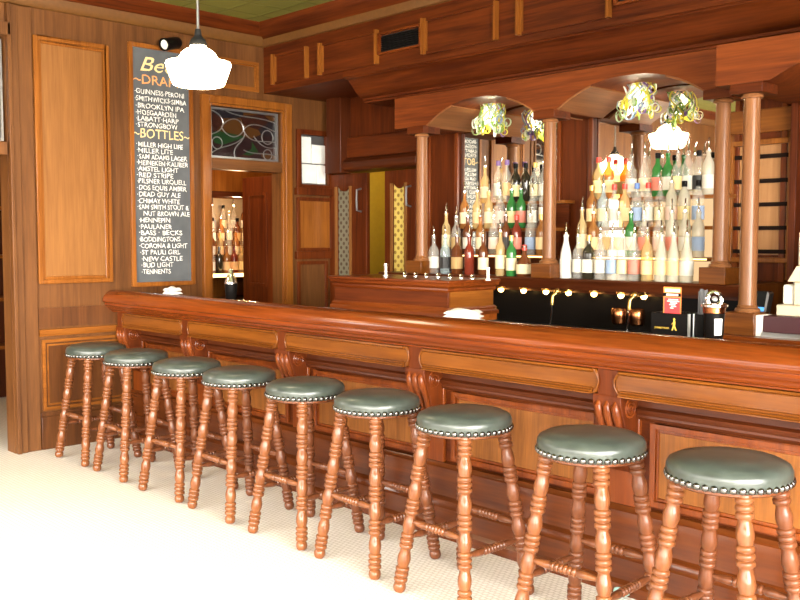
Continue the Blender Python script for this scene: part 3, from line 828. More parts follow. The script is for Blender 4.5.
# piers behind the columns
for a, b in ((-5.36, -5.03), (-4.06, -3.765), (-2.72, -2.40)):
    p_ = MB().box(a, b, YB - .055, YB, SH, 2.60).build('pier', W['redz'], bb, .003)
    MB().box(b - .03, b + .005, YB - .075, YB - .055, SH, 2.5).box(a, a + .03, YB - .075, YB - .055, SH, 2.5).build('stile', W['barz'], p_, .003)
def column(cx, cy, zb, zt, zblock, plinth):
    r = .044
    pr = [(.062, zb), (.064, zb + .008), (.060, zb + .018), (.050, zb + .022), (.052, zb + .03), (r + .002, zb + .036), (r, zb + .06), (r * .98, (zb + zt) / 2), (r * .92, zt - .03), (r * .92, zt - .012), (.052, zt - .010), (.056, zt - .002), (.052, zt + .006), (.05, zt + .01)]
    c = MB().lathe(pr, 28, Matrix.Translation((cx, cy, 0))).build('column', W['colz'], bb)
    MB().box(cx - .085, cx + .075, cy - .085, cy + .085, plinth, zb).build('plinth', W['frz'], c, .003)
    MB().box(cx - .09, cx + .082, cy - .07, cy + .11, zt + .01, zblock).build('capital', W['redx'], c, .003)
for cx in COLX: column(cx, YC, 1.365, 2.30, 2.365, SH)
# arches: fascia boards run back to the wall
def arch(xa, xb, zs, za, ztop, yf, yb, name='arch'):
    n = 20; pts = []
    for k in range(n + 1):
        c = -1 + 2 * k / n
        u = c
        pts.append(((xa + xb) / 2 + (xb - xa) / 2 * u, zs + (za - zs) * (1 - abs(u) ** 2.3)))
    return pts
Yf = 4.965
prof = [(-5.2, 2.595), (-5.2, 2.365)]
prof += arch(COLX[0] + .07, COLX[1] - .09, 2.365, 2.52, 0, 0, 0)
prof += arch(COLX[1] + .07, COLX[2] - .09, 2.365, 2.52, 0, 0, 0)
prof += [(-2.40, 2.365), (-2.40, 2.595)]
MB().prism(prof, 'y', Yf, YB - .06).build('arch_canopy', W['arcx'], bb)
for xa_, xb_ in ((COLX[0] + .07, COLX[1] - .09), (COLX[1] + .07, COLX[2] - .09)):  # paler strips at the arch ends paint the light falling there
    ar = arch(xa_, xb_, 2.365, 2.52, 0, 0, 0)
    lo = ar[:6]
    MB().prism([(p_[0] + .0, p_[1] - .001) for p_ in lo] + [(p_[0] + .004, p_[1] - .010) for p_ in reversed(lo)], 'y', Yf + .004, YB - .065).build('arch_lit_lining', W['coly'], bb)
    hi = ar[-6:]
    MB().prism([(p_[0], p_[1] - .001) for p_ in hi] + [(p_[0] - .004, p_[1] - .010) for p_ in reversed(hi)], 'y', Yf + .004, YB - .065).build('arch_lit_lining', W['coly'], bb)
# forward bay on the right with its own column and counter
YB2 = 4.55
XL2 = -2.365
prof = [(XL2, 2.52), (XL2, 2.31), (-2.08, 2.31)] + arch(-2.08, -.75, 2.31, 2.46, 0, 0, 0)[1:] + [(-.7, 2.31), (-.5, 2.31), (-.5, 2.52)]
MB().prism(prof, 'y', YB2, YB).build('arch_canopy', W['arcx'], bb)
column(-2.20, 4.62, 1.15, 2.25, 2.31, 1.035)
bc = empty('back_counter', (-.7, 5.0, 0), 'amber wood back counter carrying the register at the right', 'counter')
MB().prism([(4.47, 1.035), (4.46, 1.025), (4.465, .99), (4.49, .975), (YB - .02, .975), (YB - .02, 1.035)], 'x', -2.34, 1.0).build('counter_top', W['barx'], bc)
MB().box(-2.33, 1.0, 4.52, YB - .02, 0, .975).build('counter_front', W['redz'], bc)
MB().box(-2.42, -2.36, 4.98, YB - .06, 1.0, 1.27).build('end_board', W['orgz'], bb)
# black recess under the bottle shelf
ck = empty('bar_cooler', (-3.9, 4.9, 0), 'black glossy work counter and cooler recessed under the bottle shelf', 'cooler')
MB().box(xl, -2.36, 4.6, 5.10, .92, .95).build('work_counter', M['black'], ck)
MB().box(xl, -2.36, 5.10, 5.14, .95, 1.20).build('splashback', M['black'], ck)
MB().box(xl, -2.36, 4.66, 5.14, 0, .92).build('cooler_front', M['black'], ck)
MB().box(xl, -2.40, 5.055, 5.10, 1.175, 1.20).build('light_rail', W['drkx'], bb)
lamp0 = None
for i, px in enumerate((501, 523.5, 546, 568.5, 594, 621, 644)):
    x = at(px, 294, 1, 5.03).x
    if lamp0 is None:
        lamp0 = empty('shelf_lamp', (0, 0, 0), 'lamp', 'lamp', 'lamps under the bottle shelf')
        MB().lathe([(0, .012), (.03, .012), (.03, 0), (.024, -.004), (.024, .002), (0, .002)], 16).build('housing', M['brass'], lamp0)
        MB().ico(Vector((0, 0, -.012)), .020, 12, 6).build('bulb', M['bulb'], lamp0)
        l_ = lamp0
    else: l_ = copy_tree(lamp0)
    l_.location = (x, 5.03, 1.187)
    l_['label'] = 'small warm lamp under the bottle shelf, %s of seven' % names7[i]
# cabinet with slots on the back wall of the forward bay
rk = empty('slatted_rack', (-2.56, YB, 1.4), 'light wood wall rack with five dark slots behind the right column', 'rack')
xa, xb = -2.74, -2.385
xa = at(735, 200, 1, YB - .06).x; xb = at(790, 200, 1, YB - .06).x
MB().box(xa - .07, xb + .06, YB - .05, YB, 1.28, 2.31).build('surround', W['orgz'], rk, .003)
MB().box(xa, xb, YB - .06, YB - .056, 1.43, 2.10).build('back_panel', W['panz'], rk)
frame(MB(), 'y', YB - .10, .045, xa - .03, xb + .03, 1.385, 2.12, .03).build('frame', W['orgz'], rk, .003)
for py in (156.5, 181, 204.5, 228, 251.5):
    z = at(762, py, 1, YB - .07).z
    MB().box(xa + .004, xb - .012, YB - .085, YB - .06, z - .012, z + .012).build('slot', M['rack'], rk)
m = MB(); m.box(xa - .06, xb + .06, YB - .08, YB - .051, 2.165, 2.305)
struct('trim_22', m, W['orgx'], 'header board above the slatted rack', 'header', bevel=.004)
MB().box(xb + .035, xb + .075, YB - .16, YB, 1.035, 2.31).build('end_post', W['redz'], bb, .003)

# ------------------------------------------------------------------ pendants
def pendant(loc, label):
    x, y, z = loc          # z = widest rim
    p = empty('pendant_lamp', (x, y, ZC), label, 'pendant lamp', 'opal schoolhouse pendants')
    T_ = Matrix.Translation((x, y, z))
    pr = [(.0, -.122), (.125, -.122), (.143, -.116), (.152, -.10), (.180, -.02), (.186, 0), (.182, .010), (.15, .016), (.120, .026), (.110, .04), (.095, .065), (.07, .085), (.045, .095), (.045, .11), (0, .11)]
    MB().lathe(pr, 40, T_).build('glass_shade', M['shade'], p, angle=50)
    MB().lathe([(.0, .105), (.050, .105), (.052, .115), (.042, .14), (.022, .16), (.016, .20), (0, .20)], 24, T_).build('fitter', M['blackm'], p)
    MB().tube([(x, y, z + .19), (x, y, ZC - .03)], .008, 10).build('rod', M['grey'], p)
    MB().lathe([(0, -.045), (.03, -.04), (.06, -.012), (.062, 0), (0, 0)], 24, Matrix.Translation((x, y, ZC))).build('canopy', M['blackm'], p)
pendant((-4.70, 2.93, 2.525), 'glowing opal schoolhouse pendant lamp hanging before the chalkboard')
pendant((-6.10, 1.70, 2.40), 'glowing opal pendant lamp seen only in the bar mirror')

# ribbon lamps under the arches
RC = [plain('ribbon_%d' % i, c, .35) for i, c in enumerate([(.66, .58, .05), (.74, .76, .66), (.20, .34, .07), (.22, .30, .42), (.42, .54, .34), (.20, .10, .32)])]
RCN = ['yellow', 'cream', 'green', 'blue grey', 'pale green', 'purple']
def ribbon_lamp(loc, seed, label):
    rnd = random.Random(seed)
    p = empty('ribbon_lamp', loc, label, 'lamp', 'ribbon draped lamps under the arches')
    x, y, z = loc
    MB().lathe([(0, 0), (.05, 0), (.05, -.012), (.03, -.02), (0, -.02)], 20, Matrix.Translation(loc)).build('canopy', M['brass'], p)
    MB().lathe([(.022, -.02), (.05, -.03), (.056, -.09), (.052, -.095), (.02, -.04)], 20, Matrix.Translation(loc)).build('glass_cup', M['cupl'], p)
    MB().ico(Vector((x, y, z - .085)), .026, 12, 8).build('bulb', emit('lamp_bulb', (1, .85, .6), 6) if seed == 1 else bpy.data.materials['lamp_bulb'], p)
    for ci in range(6):
        m = MB()
        for k in range([9, 7, 8, 7, 6, 3][ci]):
            a = rnd.uniform(0, 2 * math.pi); r0 = rnd.uniform(.055, .095)
            ln = rnd.uniform(.10, .20); curl = rnd.uniform(.020, .046); turns = rnd.uniform(.8, 1.7)
            pts = []
            for i in range(9):
                t = i / 8
                rr = r0 + .022 * math.sin(t * 3 + a)
                aa = a + .5 * math.sin(t * 4 + k)
                pts.append((x + rr * math.cos(aa), y + rr * math.sin(aa), z - .012 - ln * t))
            bx, by_, bz_ = pts[-1]
            o = Vector((math.cos(a + .6), math.sin(a + .6), 0))
            for i in range(1, 15):
                t = i / 14 * turns * 2 * math.pi; q = curl * (1 - i / 14 * .45)
                pts.append((bx + o.x * (curl - q * math.cos(t)) * .9, by_ + o.y * (curl - q * math.cos(t)) * .9, bz_ - q * math.sin(t) - .012 * i / 14))
            m.strip(pts, (-.0062 * math.sin(a), .0062 * math.cos(a), 0), .0012)
        tag(m.build('ribbon', RC[ci], p, angle=60), RCN[ci] + ' curling ribbons')
ribbon_lamp((-4.50, 5.27, 2.525), 1, 'lamp with yellow green curled ribbons under the left arch')
ribbon_lamp((-3.27, 5.27, 2.525), 2, 'lamp with yellow green curled ribbons under the right arch')

# ------------------------------------------------------------------ bottles
G = dict(clear=glassy('clear_glass', (.96, .95, .90), .16), amber=glassy('amber_spirit', (.60, .28, .08), .4), brown=glassy('brown_spirit', (.20, .06, .02), .6),
         green=glassy('green_glass', (.06, .30, .07), .55), dark=glassy('dark_glass', (.03, .025, .015), .85), frost=glassy('frosted_glass', (.80, .76, .64), .5, .4),
         white=plain('white_glazed_bottle', (.74, .73, .69), .25, coat=.5), gold=glassy('golden_spirit', (.92, .74, .40), .3), red=glassy('red_spirit', (.35, .06, .03), .5), blue=glassy('pale_blue_glass', (.72, .82, .84), .25))
GN = dict(clear='clear', amber='amber', brown='brown', green='green', dark='dark', frost='frosted', white='opaque white', gold='golden', red='red', blue='pale blue')
LB = dict(white=plain('white_label', (.68, .66, .58), .6), cream=plain('cream_label', (.74, .64, .42), .6), yellow=plain('yellow_label', (.85, .70, .36), .6), red=plain('red_label', (.66, .22, .16), .6),
          blue=plain('blue_label', (.30, .40, .58), .6), black=plain('black_label', (.03, .03, .03), .6), tan=plain('tan_label', (.50, .33, .14), .6), orange=plain('orange_label', (.85, .58, .30), .6), pink=plain('pink_label', (.80, .60, .52), .6))
TOPM = dict(pour=M['chrome'], red=plain('red_cap', (.7, .05, .03), .35), black=M['black'], gold=plain('gold_cap', (.75, .5, .15), .35, metal=.6), purple=plain('purple_cap', (.16, .08, .25), .4), white=M['paper'], blue=plain('blue_cap', (.10, .2, .5), .4))
SHAPE = {
    'std': [(0, 0), (.034, 0), (.037, .004), (.037, .16), (.035, .178), (.026, .197), (.016, .212), (.0135, .225), (.0135, .262), (.016, .264), (.016, .276), (.0135, .278), (0, .278)],
    'tall': [(0, 0), (.031, 0), (.034, .004), (.034, .19), (.030, .212), (.018, .235), (.013, .255), (.013, .295), (.016, .297), (.016, .308), (.013, .31), (0, .31)],
    'vodka': [(0, 0), (.034, 0), (.037, .004), (.037, .165), (.036, .185), (.031, .205), (.021, .225), (.0145, .238), (.0145, .262), (.017, .264), (.017, .275), (.0145, .277), (0, .277)],
    'stub': [(0, 0), (.05, 0), (.054, .005), (.056, .05), (.054, .09), (.040, .118), (.024, .137), (.017, .155), (.016, .195), (.019, .197), (.019, .21), (.016, .212), (0, .212)],
    'cone': [(0, 0), (.037, 0), (.040, .005), (.040, .12), (.034, .17), (.022, .215), (.0155, .245), (.0155, .27), (.018, .272), (.018, .284), (.0155, .286), (0, .286)],
}
cache = {}
def bottle(shape, glass, label, top, sq=False):
    key = (shape, glass, label, top, sq)
    if key in cache: return copy_tree(cache[key])
    pr = SHAPE[shape]; h = pr[-1][1]; rb = max(r for r, z in pr)
    seg = 16
    def mk(p):
        if not sq: return MB().lathe(p, seg)
        m = MB().lathe(p, 16)
        v2 = []
        for (x, y, z) in m.v:
            r = math.hypot(x, y)
            if r > .022:
                a = math.atan2(y, x); k = 1 / max(abs(math.cos(a)), abs(math.sin(a))); k = min(k, 1.22) * .92
                x, y = x * k, y * k
            v2.append((x, y, z))
        m.v = v2; return m
    b = mk(pr).build('bottle', G[glass], None, angle=40)
    z0_, z1_ = (.04, .125) if shape != 'stub' else (.02, .085)
    if shape == 'tall': z0_, z1_ = .05, .145
    if label:
        lp = [(rb + .0003, z0_), (rb + .0012, z0_ + .001), (rb + .0012, z1_ - .001), (rb + .0003, z1_)] if shape != 'stub' else [(.0555, z0_), (.0572, z0_ + .03), (.0560, z1_)]
        mk(lp).build('label', LB[label], b)
    if top == 'pour':
        t = MB().lathe([(0, h - .004), (.011, h - .004), (.011, h + .010), (.008, h + .014), (.0058, h + .018), (.0052, h + .05)], 10)
        t.tube([(0, 0, h + .045), (.002, -.003, h + .062), (.008, -.010, h + .080)], [.005, .0048, .0042], 8)
        t.build('pourer', M['chrome'], b)
    elif top:
        MB().lathe([(0, h - .032), (.0175, h - .032), (.0175, h + .002), (.015, h + .005), (0, h + .005)], 12).build('cap', TOPM[top], b)
    cache[key] = b
    return b
ORD = ['first', 'second', 'third', 'fourth', 'fifth', 'sixth', 'seventh', 'eighth', 'ninth', 'tenth', 'eleventh', 'twelfth', 'thirteenth']
ROWN = ['front row', 'second row', 'third row', 'top row']
def row(bay, tier, items, group):
    y_, z_ = TIER[tier]
    for i, (px, shape, glass, label, top, *sq) in enumerate(items):
        b = bottle(shape, glass, label, top, bool(sq))
        x = at(px, 240, 1, y_).x
        b.location = (x, y_ + random.uniform(-.008, .008), z_)
        b.rotation_euler.z = random.uniform(-.5, .5)
        lab = '%s bottle%s%s, %s from left, %s, %s mirror bay' % (GN[glass], (' with %s label' % label) if label else '', '', ORD[i], ROWN[tier], bay)
        tag(b, lab, 'bottle', group)
g1, g2 = 'bottles in the left mirror bay', 'bottles in the right mirror bay'
row('left', 0, [(434, 'std', 'clear', 'white', 'pour', 1), (445, 'std', 'blue', 'black', 'pour', 1), (457, 'std', 'brown', 'tan', 'pour', 1), (470, 'std', 'red', None, 'pour'), (484, 'std', 'brown', 'cream', 'pour'),
                (501, 'tall', 'gold', 'cream', 'pour'), (511.5, 'std', 'green', 'cream', 'gold'), (525, 'stub', 'brown', 'cream', 'red')], g1)
row('left', 1, [(446, 'tall', 'gold', 'cream', 'pour'), (456, 'std', 'clear', 'tan', 'pour'), (467, 'std', 'brown', 'white', 'pour'), (480, 'std', 'amber', 'cream', 'pour'), (494, 'std', 'clear', 'pink', 'pour'), (506, 'std', 'brown', 'black', 'pour'), (517, 'std', 'red', 'red', 'red'), (530, 'vodka', 'clear', 'blue', 'pour'), (541, 'std', 'amber', 'orange', 'gold')], g1)
row('left', 2, [(465, 'std', 'amber', 'cream', 'pour'), (477, 'std', 'gold', 'orange', 'pour'), (489, 'std', 'gold', 'cream', 'pour'), (500, 'std', 'clear', 'pink', 'pour'), (511, 'std', 'green', 'yellow', 'pour'), (521, 'std', 'green', 'red', 'pour'), (532, 'std', 'clear', 'white', 'pour'), (543, 'tall', 'clear', 'white', 'pour')], g1)
row('left', 3, [(484, 'std', 'gold', 'cream', 'pour'), (498, 'tall', 'clear', 'white', 'purple'), (507, 'tall', 'clear', 'orange', 'purple'), (516, 'std', 'dark', 'yellow', 'black'), (525, 'std', 'dark', None, 'black'), (534, 'std', 'clear', 'cream', 'gold'), (543, 'std', 'clear', 'white', 'pour')], g1)
row('right', 0, [(566, 'cone', 'white', 'white', 'pour'), (578, 'std', 'clear', 'white', 'pour'), (589, 'std', 'dark', 'white', 'gold', 1), (601, 'vodka', 'clear', 'white', 'pour'), (612, 'std', 'clear', 'blue', 'pour'), (622.5, 'vodka', 'clear', 'yellow', 'pour'), (634.5, 'vodka', 'clear', 'red', 'pour'), (648, 'vodka', 'gold', 'orange', 'pour'), (662, 'cone', 'frost', 'yellow', 'pour'), (674.5, 'cone', 'frost', 'orange', 'pour'), (687.5, 'cone', 'frost', 'white', 'pour')], g2)
row('right', 1, [(582, 'tall', 'gold', 'cream', 'pour'), (594, 'std', 'amber', 'orange', 'pour'), (606, 'std', 'clear', 'tan', 'pour'), (618, 'std', 'clear', 'cream', 'pour'), (631, 'std', 'green', 'white', 'pour'), (644, 'std', 'clear', 'red', 'pour'), (658, 'std', 'clear', 'pink', 'pour'), (672, 'vodka', 'frost', 'red', 'pour'), (685, 'vodka', 'frost', 'white', 'pour'), (698, 'vodka', 'frost', 'blue', 'pour')], g2)
row('right', 2, [(592, 'std', 'amber', 'yellow', 'gold'), (603, 'std', 'blue', 'cream', 'pour'), (613, 'std', 'clear', 'white', 'red'), (624, 'std', 'gold', 'orange', 'red'), (636, 'std', 'clear', 'blue', 'blue'), (647, 'std', 'clear', 'white', 'red'), (659, 'std', 'clear', 'cream', 'pour'), (671, 'vodka', 'frost', 'pink', 'pour'), (684, 'vodka', 'frost', 'yellow', 'black'), (698, 'vodka', 'clear', 'blue', 'black')], g2)
row('right', 3, [(598, 'std', 'gold', 'yellow', 'red'), (608, 'std', 'amber', 'orange', 'red'), (631, 'std', 'clear', 'white', 'pour'), (644, 'std', 'clear', 'cream', 'pour'), (657, 'std', 'green', 'red', 'black'), (666.5, 'std', 'green', 'white', 'pour'), (677, 'std', 'clear', 'yellow', 'pour'), (687, 'vodka', 'clear', 'white', 'pour'), (697, 'vodka', 'clear', 'black', 'black'), (707, 'vodka', 'frost', 'white', 'pour')], g2)
# bottles in the next room
def far_row(z, xs, specs, rowname):
    for i, (y_, sp) in enumerate(specs):
        b = bottle(*sp); b.location = (xs, y_, z)
        lab = '%s bottle%s, %s from left, %s, cabinet next door' % (GN[sp[1]], (' with %s label' % sp[2]) if sp[2] else '', ORD[i], rowname)
        tag(b, lab, 'bottle', 'bottles in the liquor cabinet')
def frow(z, xs, ya, yb, specs, name):
    n_ = len(specs)
    far_row(z, xs, [(ya + (yb - ya) * k / (n_ - 1), sp) for k, sp in enumerate(specs)], name)
frow(1.175, -8.02, 5.12, 5.48, [('std', 'clear', 'white', 'pour'), ('std', 'dark', None, 'pour'), ('std', 'amber', 'orange', 'pour'), ('std', 'red', 'orange', 'pour'), ('std', 'gold', 'yellow', 'pour')], 'lit shelf')
frow(1.33, -8.20, 5.24, 5.63, [('std', 'brown', 'white', 'pour'), ('std', 'gold', 'orange', 'pour'), ('std', 'clear', 'white', 'pour'), ('std', 'amber', 'cream', 'pour'), ('std', 'clear', 'cream', 'pour')], 'second step')
frow(1.47, -8.355, 5.35, 5.76, [('std', 'clear', 'white', 'black'), ('std', 'amber', 'cream', 'pour'), ('tall', 'clear', 'white', 'pour'), ('std', 'brown', 'tan', 'black'), ('std', 'gold', 'cream', 'pour')], 'third step')
frow(1.61, -8.52, 5.46, 5.86, [('std', 'clear', 'white', 'pour'), ('std', 'clear', 'cream', 'black'), ('std', 'clear', 'white', 'pour'), ('std', 'amber', 'white', 'pour')], 'rear step')
# ------------------------------------------------------------------ things on the bar and the back counter
# napkin and straw caddy
q0 = at(641, 337, 2, BZ); q1 = at(688, 340, 2, BZ)
cy = 3.70
cx0, cx1 = at(651, 330, 1, cy).x, at(687.5, 330, 1, cy).x
cd = empty('napkin_caddy', ((cx0 + cx1) / 2, cy + .06, BZ), 'black glossy napkin and straw caddy with gold print on the bar', 'caddy')
m = MB(); m.box(cx0, cx1, cy, cy + .006, BZ, BZ + .112); m.box(cx0, cx0 + .006, cy, cy + .13, BZ, BZ + .112); m.box(cx1 - .006, cx1, cy, cy + .13, BZ, BZ + .112); m.box(cx0, cx1, cy + .124, cy + .13, BZ, BZ + .112); m.box(cx0, cx1, cy, cy + .13, BZ, BZ + .006)
m.box(cx0, cx1, cy + .062, cy + .068, BZ, BZ + .112)
m.build('box', M['black'], cd, .002)
for u_ in (0, .09): MB().box(cx1 - .001, cx1 + .003, cy + u_, cy + u_ + .018, BZ + .002, BZ + .113).build('edge_trim', M['silver'], cd)
def flat_text(s, mat, x, y, z, h, w, parent, name):
    cu = bpy.data.curves.new('t', 'FONT'); cu.body = s; cu.size = 1; cu.resolution_u = 2
    ob = bpy.data.objects.new('t', cu); COL.objects.link(ob)
    dg = bpy.context.evaluated_depsgraph_get(); me = bpy.data.meshes.new_from_object(ob.evaluated_get(dg)); bpy.data.objects.remove(ob)
    xs = [v.co.x for v in me.vertices]; x0_ = min(xs); sx = w / (max(xs) - x0_)
    for v in me.vertices: v.co = Vector((x + (v.co.x - x0_) * sx, y, z + v.co.y * h)) - parent.location
    me.name = name; me.materials.clear(); me.materials.append(mat)
    o = bpy.data.objects.new(name, me); COL.objects.link(o); o.parent = parent; return o
flat_text('JOHNNIE WALKER', M['gold'], cx0 + .018, cy - .001, BZ + .042, .012, .072, cd, 'gold_lettering')
m = MB(); fx0, fz0 = cx0 + .098, BZ + .037
def poly(pts): m.prism([(fx0 + a, fz0 + b) for a, b in pts], 'y', cy - .0015, cy - .0003)
poly([(.004, 0), (.010, 0), (.017, .022), (.012, .024)]); poly([(.022, .002), (.029, 0), (.019, .024), (.014, .022)])
poly([(.010, .022), (.021, .022), (.022, .040), (.012, .040)]); poly([(.013, .041), (.020, .041), (.020, .048), (.013, .048)]); poly([(.011, .048), (.022, .048), (.022, .050), (.011, .050)])
poly([(.014, .050), (.019, .050), (.019, .055), (.014, .055)]); poly([(.012, .037), (.013, .034), (.004, .026), (.003, .028)])
m.build('gold_emblem', M['gold'], cd)
# drinking straws
sx0, sx1 = cx1 + .008, at(706, 330, 1, 3.76).x
sh_ = empty('straw_holder', ((sx0 + sx1) / 2, 3.77, BZ), 'narrow black holder for straws right of the napkin caddy', 'holder')
m = MB(); w_ = .004
m.box(sx0, sx1, 3.735, 3.735 + w_, BZ, BZ + .112); m.box(sx0, sx1, 3.806 - w_, 3.806, BZ, BZ + .112); m.box(sx0, sx0 + w_, 3.735, 3.806, BZ, BZ + .112); m.box(sx1 - w_, sx1, 3.735, 3.806, BZ, BZ + .112); m.box(sx0, sx1, 3.735, 3.806, BZ, BZ + .005)
m.build('box', M['black'], sh_, .002)
MB().box(sx0 - .001, sx0 + .006, 3.731, 3.736, BZ + .002, BZ + .113).build('edge_trim', M['silver'], sh_)
sg = empty('straw_bundle', ((sx0 + sx1) / 2, 3.77, BZ), 'bundle of black drinking straws standing in the narrow holder', 'straws')
rnd = random.Random(3)
sm_ = plain('grey_black_straw', (.07, .07, .075), .3)
for k in range(20):
    x = sx0 + .012 + (sx1 - sx0 - .024) * rnd.random(); y = 3.75 + .038 * rnd.random()
    MB().tube([(x, y, BZ + .008), (x + rnd.uniform(-.005, .005), y + rnd.uniform(-.005, .005), BZ + .215 + rnd.uniform(-.008, .008))], .0032, 6).build('straw', sm_, sg)
# red card on the bar shelf
q = at(663, 300, 1, 3.85); q2 = at(681.5, 300, 1, 3.85)
rc = empty('drink_card', ((cx0 + cx1) / 2, cy + .04, BZ), 'red and white drinks card standing up in the black caddy', 'card')
a, b = at(663.5, 300, 1, cy + .035).x, at(681, 300, 1, cy + .035).x
z0_, z1_ = BZ + .02, at(672, 287, 1, cy + .035).z
MB().box(a, b, cy + .034, cy + .038, z0_, z1_).build('sheet', M['orange'], rc)
zz = lambda py: at(672, py, 1, cy + .034).z
MB().box(a + .006, b - .004, cy + .033, cy + .034, z0_, zz(297.5)).build('red_field', M['red'], rc)
MB().box(a + .008, b - .006, cy + .033, cy + .034, zz(292), zz(289)).build('white_field', M['paper'], rc)
MB().box(a, b, cy + .0325, cy + .034, zz(296.5), zz(293)).build('black_band', M['black'], rc)
m = MB()
for k, (u, v_) in enumerate(((.30, .85), (.22, .92), (.4, .8), (.35, .7), (.45, .75), (.4, .6))):
    z = zz(299.5 + k * 1.7); m.box(a + (b - a) * u, a + (b - a) * v_, cy + .0322, cy + .033, z - .002, z + .002)
m.build('text_line', M['paper'], rc)
m = MB(); m.box(a + (b - a) * .18, a + (b - a) * .85, cy + .0315, cy + .0325, zz(295.8), zz(293.8)); m.build('text_line', M['paper'], rc)
# shakers
def shaker(loc, label, s=1.0, tall=False):
    p = empty('cocktail_shaker', loc, label, 'shaker', 'cocktail shakers on the bar')
    T_ = Matrix.Translation(loc)
    MB().lathe([(0, 0), (.034 * s, 0), (.037 * s, .006), (.044 * s, .125), (.044 * s, .128), (0, .128)], 24, T_).build('cup', M['black'], p)
    if tall:
        MB().lathe([(.0445, .126), (.046, .128), (.046, .15), (.044, .152), (0, .152)], 24, T_).build('collar', M['copper'], p)
        MB().lathe([(.052, .152), (.056, .154), (.056, .162), (.050, .166), (0, .168)], 24, T_).build('rim', M['chrome'], p)
        m = MB()
        c = Vector(loc) + Vector((0, 0, .185))
        u = Vector((.72, .69, 0)); 
        m.tube([c + u * .030 * math.cos(t * math.pi / 12) + Vector((0, 0, .030 * math.sin(t * math.pi / 12))) for t in range(25)], .0095, 8)
        m.build('ring_handle', M['chrome'], p)
        MB().ico(c, .013, 12, 8).build('knob', M['grey'], p)
        q = Vector(loc) + Vector((.0, -.001, 0))
        m = MB(); m.lathe([(.0425, .035), (.0455, .105)], 24, T_)
        f2 = [f for f in m.f if -1.0 < math.atan2(sum(m.v[i][1] - loc[1] for i in f), sum(m.v[i][0] - loc[0] for i in f)) < -.15]
        m.f = [f for f in f2]; m.build('paper_label', M['paper'], p)
    else:
        MB().lathe([(.0445 * s, .126), (.045 * s, .130), (.040 * s, .155), (.024 * s, .19), (.018 * s, .205), (.018 * s, .225), (.014 * s, .232), (0, .232)], 24, T_).build('lid', M['chrome'], p)
shaker((at(714, 320, 1, 3.69).x, 3.69, BZ), 'black shaker with chrome ring top beside the straws', 1.0, True)
q = at(231, 299, 2, BZ)
shaker((at(231, 290, 1, 3.70).x, 3.70, BZ), 'black shaker with pointed chrome lid before the doorway', 1.02)
# folded napkins and towel
def cloth(name, loc, sx, sy, h, rot, label, cat):
    m = MB(); nx, ny = 10, 8
    rnd = random.Random(len(name)); T_ = Matrix.Translation(loc) @ Matrix.Rotation(rot, 4, 'Z')
    pr = []
    for l in range(3):
        hh = h / 3
        m2 = MB(); v = []; f = []
        for j in range(ny + 1):
            for i in range(nx + 1):
                u, w = i / nx - .5, j / ny - .5
                e = (1 - (2 * abs(u)) ** 6) * (1 - (2 * abs(w)) ** 6)
                v.append(T_ @ Vector((u * sx * (1 - .05 * l), w * sy * (1 - .05 * l), hh * l + hh * (.15 + .85 * e) * (1 + .25 * math.sin(u * 9 + w * 5 + l)))))
        for j in range(ny + 1):
            for i in range(nx + 1):
                u, w = i / nx - .5, j / ny - .5
                v.append(T_ @ Vector((u * sx * (1 - .05 * l), w * sy * (1 - .05 * l), hh * l)))
        o = (nx + 1) * (ny + 1)
        for j in range(ny):
            for i in range(nx):
                k = j * (nx + 1) + i
                f += [(k, k + 1, k + nx + 2, k + nx + 1), (o + k, o + k + nx + 1, o + k + nx + 2, o + k + 1)]
        ed = [(i, i + 1) for i in range(nx)] + [((ny) * (nx + 1) + i + 1, ny * (nx + 1) + i) for i in range(nx)] + [((j + 1) * (nx + 1), j * (nx + 1)) for j in range(ny)] + [(j * (nx + 1) + nx, (j + 1) * (nx + 1) + nx) for j in range(ny)]
        for a_, b_ in ed: f.append((b_, a_, a_ + o, b_ + o))
        m.add(v, f)
    return tag(m.build(name, M['white'], angle=60), label, cat)
cloth('bar_towel', (-3.36, 3.72, BZ), .21, .14, .062, .5, 'folded white bar towel beside the service box', 'towel')
cloth('napkin_stack', (-6.28, 3.66, BZ), .13, .10, .078, .1, 'stack of white napkins at the far left end of the bar', 'napkins')
# copper fixtures in the recess
def fixture(px, label, cups):
    y_ = 4.88
    x = at(px, 310, 1, y_).x
    p = empty('drinks_tap', (x, y_, .95), label, 'tap', 'taps under the bottle shelf')
    m = MB(); m.tube([(x + .02, 5.02, 1.19), (x + .02, y_ + .02, 1.185), (x + .005, y_, 1.16), (x, y_, 1.10)], .011, 10)
    m.ico(Vector((x + .018, y_ + .03, 1.188)), .022, 10, 8); m.build('arm', M['brass'], p)
    MB().tube([(x, y_, 1.12), (x, y_, 1.06), (x - .012, y_ - .004, .95)], .0045, 8).build('spout_rod', M['chrome'], p)
    if cups:
        for sx in (-1, 1):
            T_ = Matrix.Translation((x + sx * .062, y_ - .01, 1.015)) @ Matrix.Diagonal((1, 1, 1.3, 1))
            MB().lathe([(.0, 0), (.034, 0), (.042, .006), (.046, .03), (.046, .058), (.040, .068), (.043, .07), (.049, .058), (.049, .03), (.045, .003), (.036, -.004), (0, -.004)], 20, T_).build('round_cup', M['copper'], p)
        MB().tube([(x - .06, y_, 1.085), (x + .06, y_, 1.085)], .009, 8).build('crossbar', M['chrome'], p)
fixture(629, 'copper tap with two round cups under the lit shelf', True)
fixture(552, 'thin brass tap with long rod, left under the lit shelf', False)
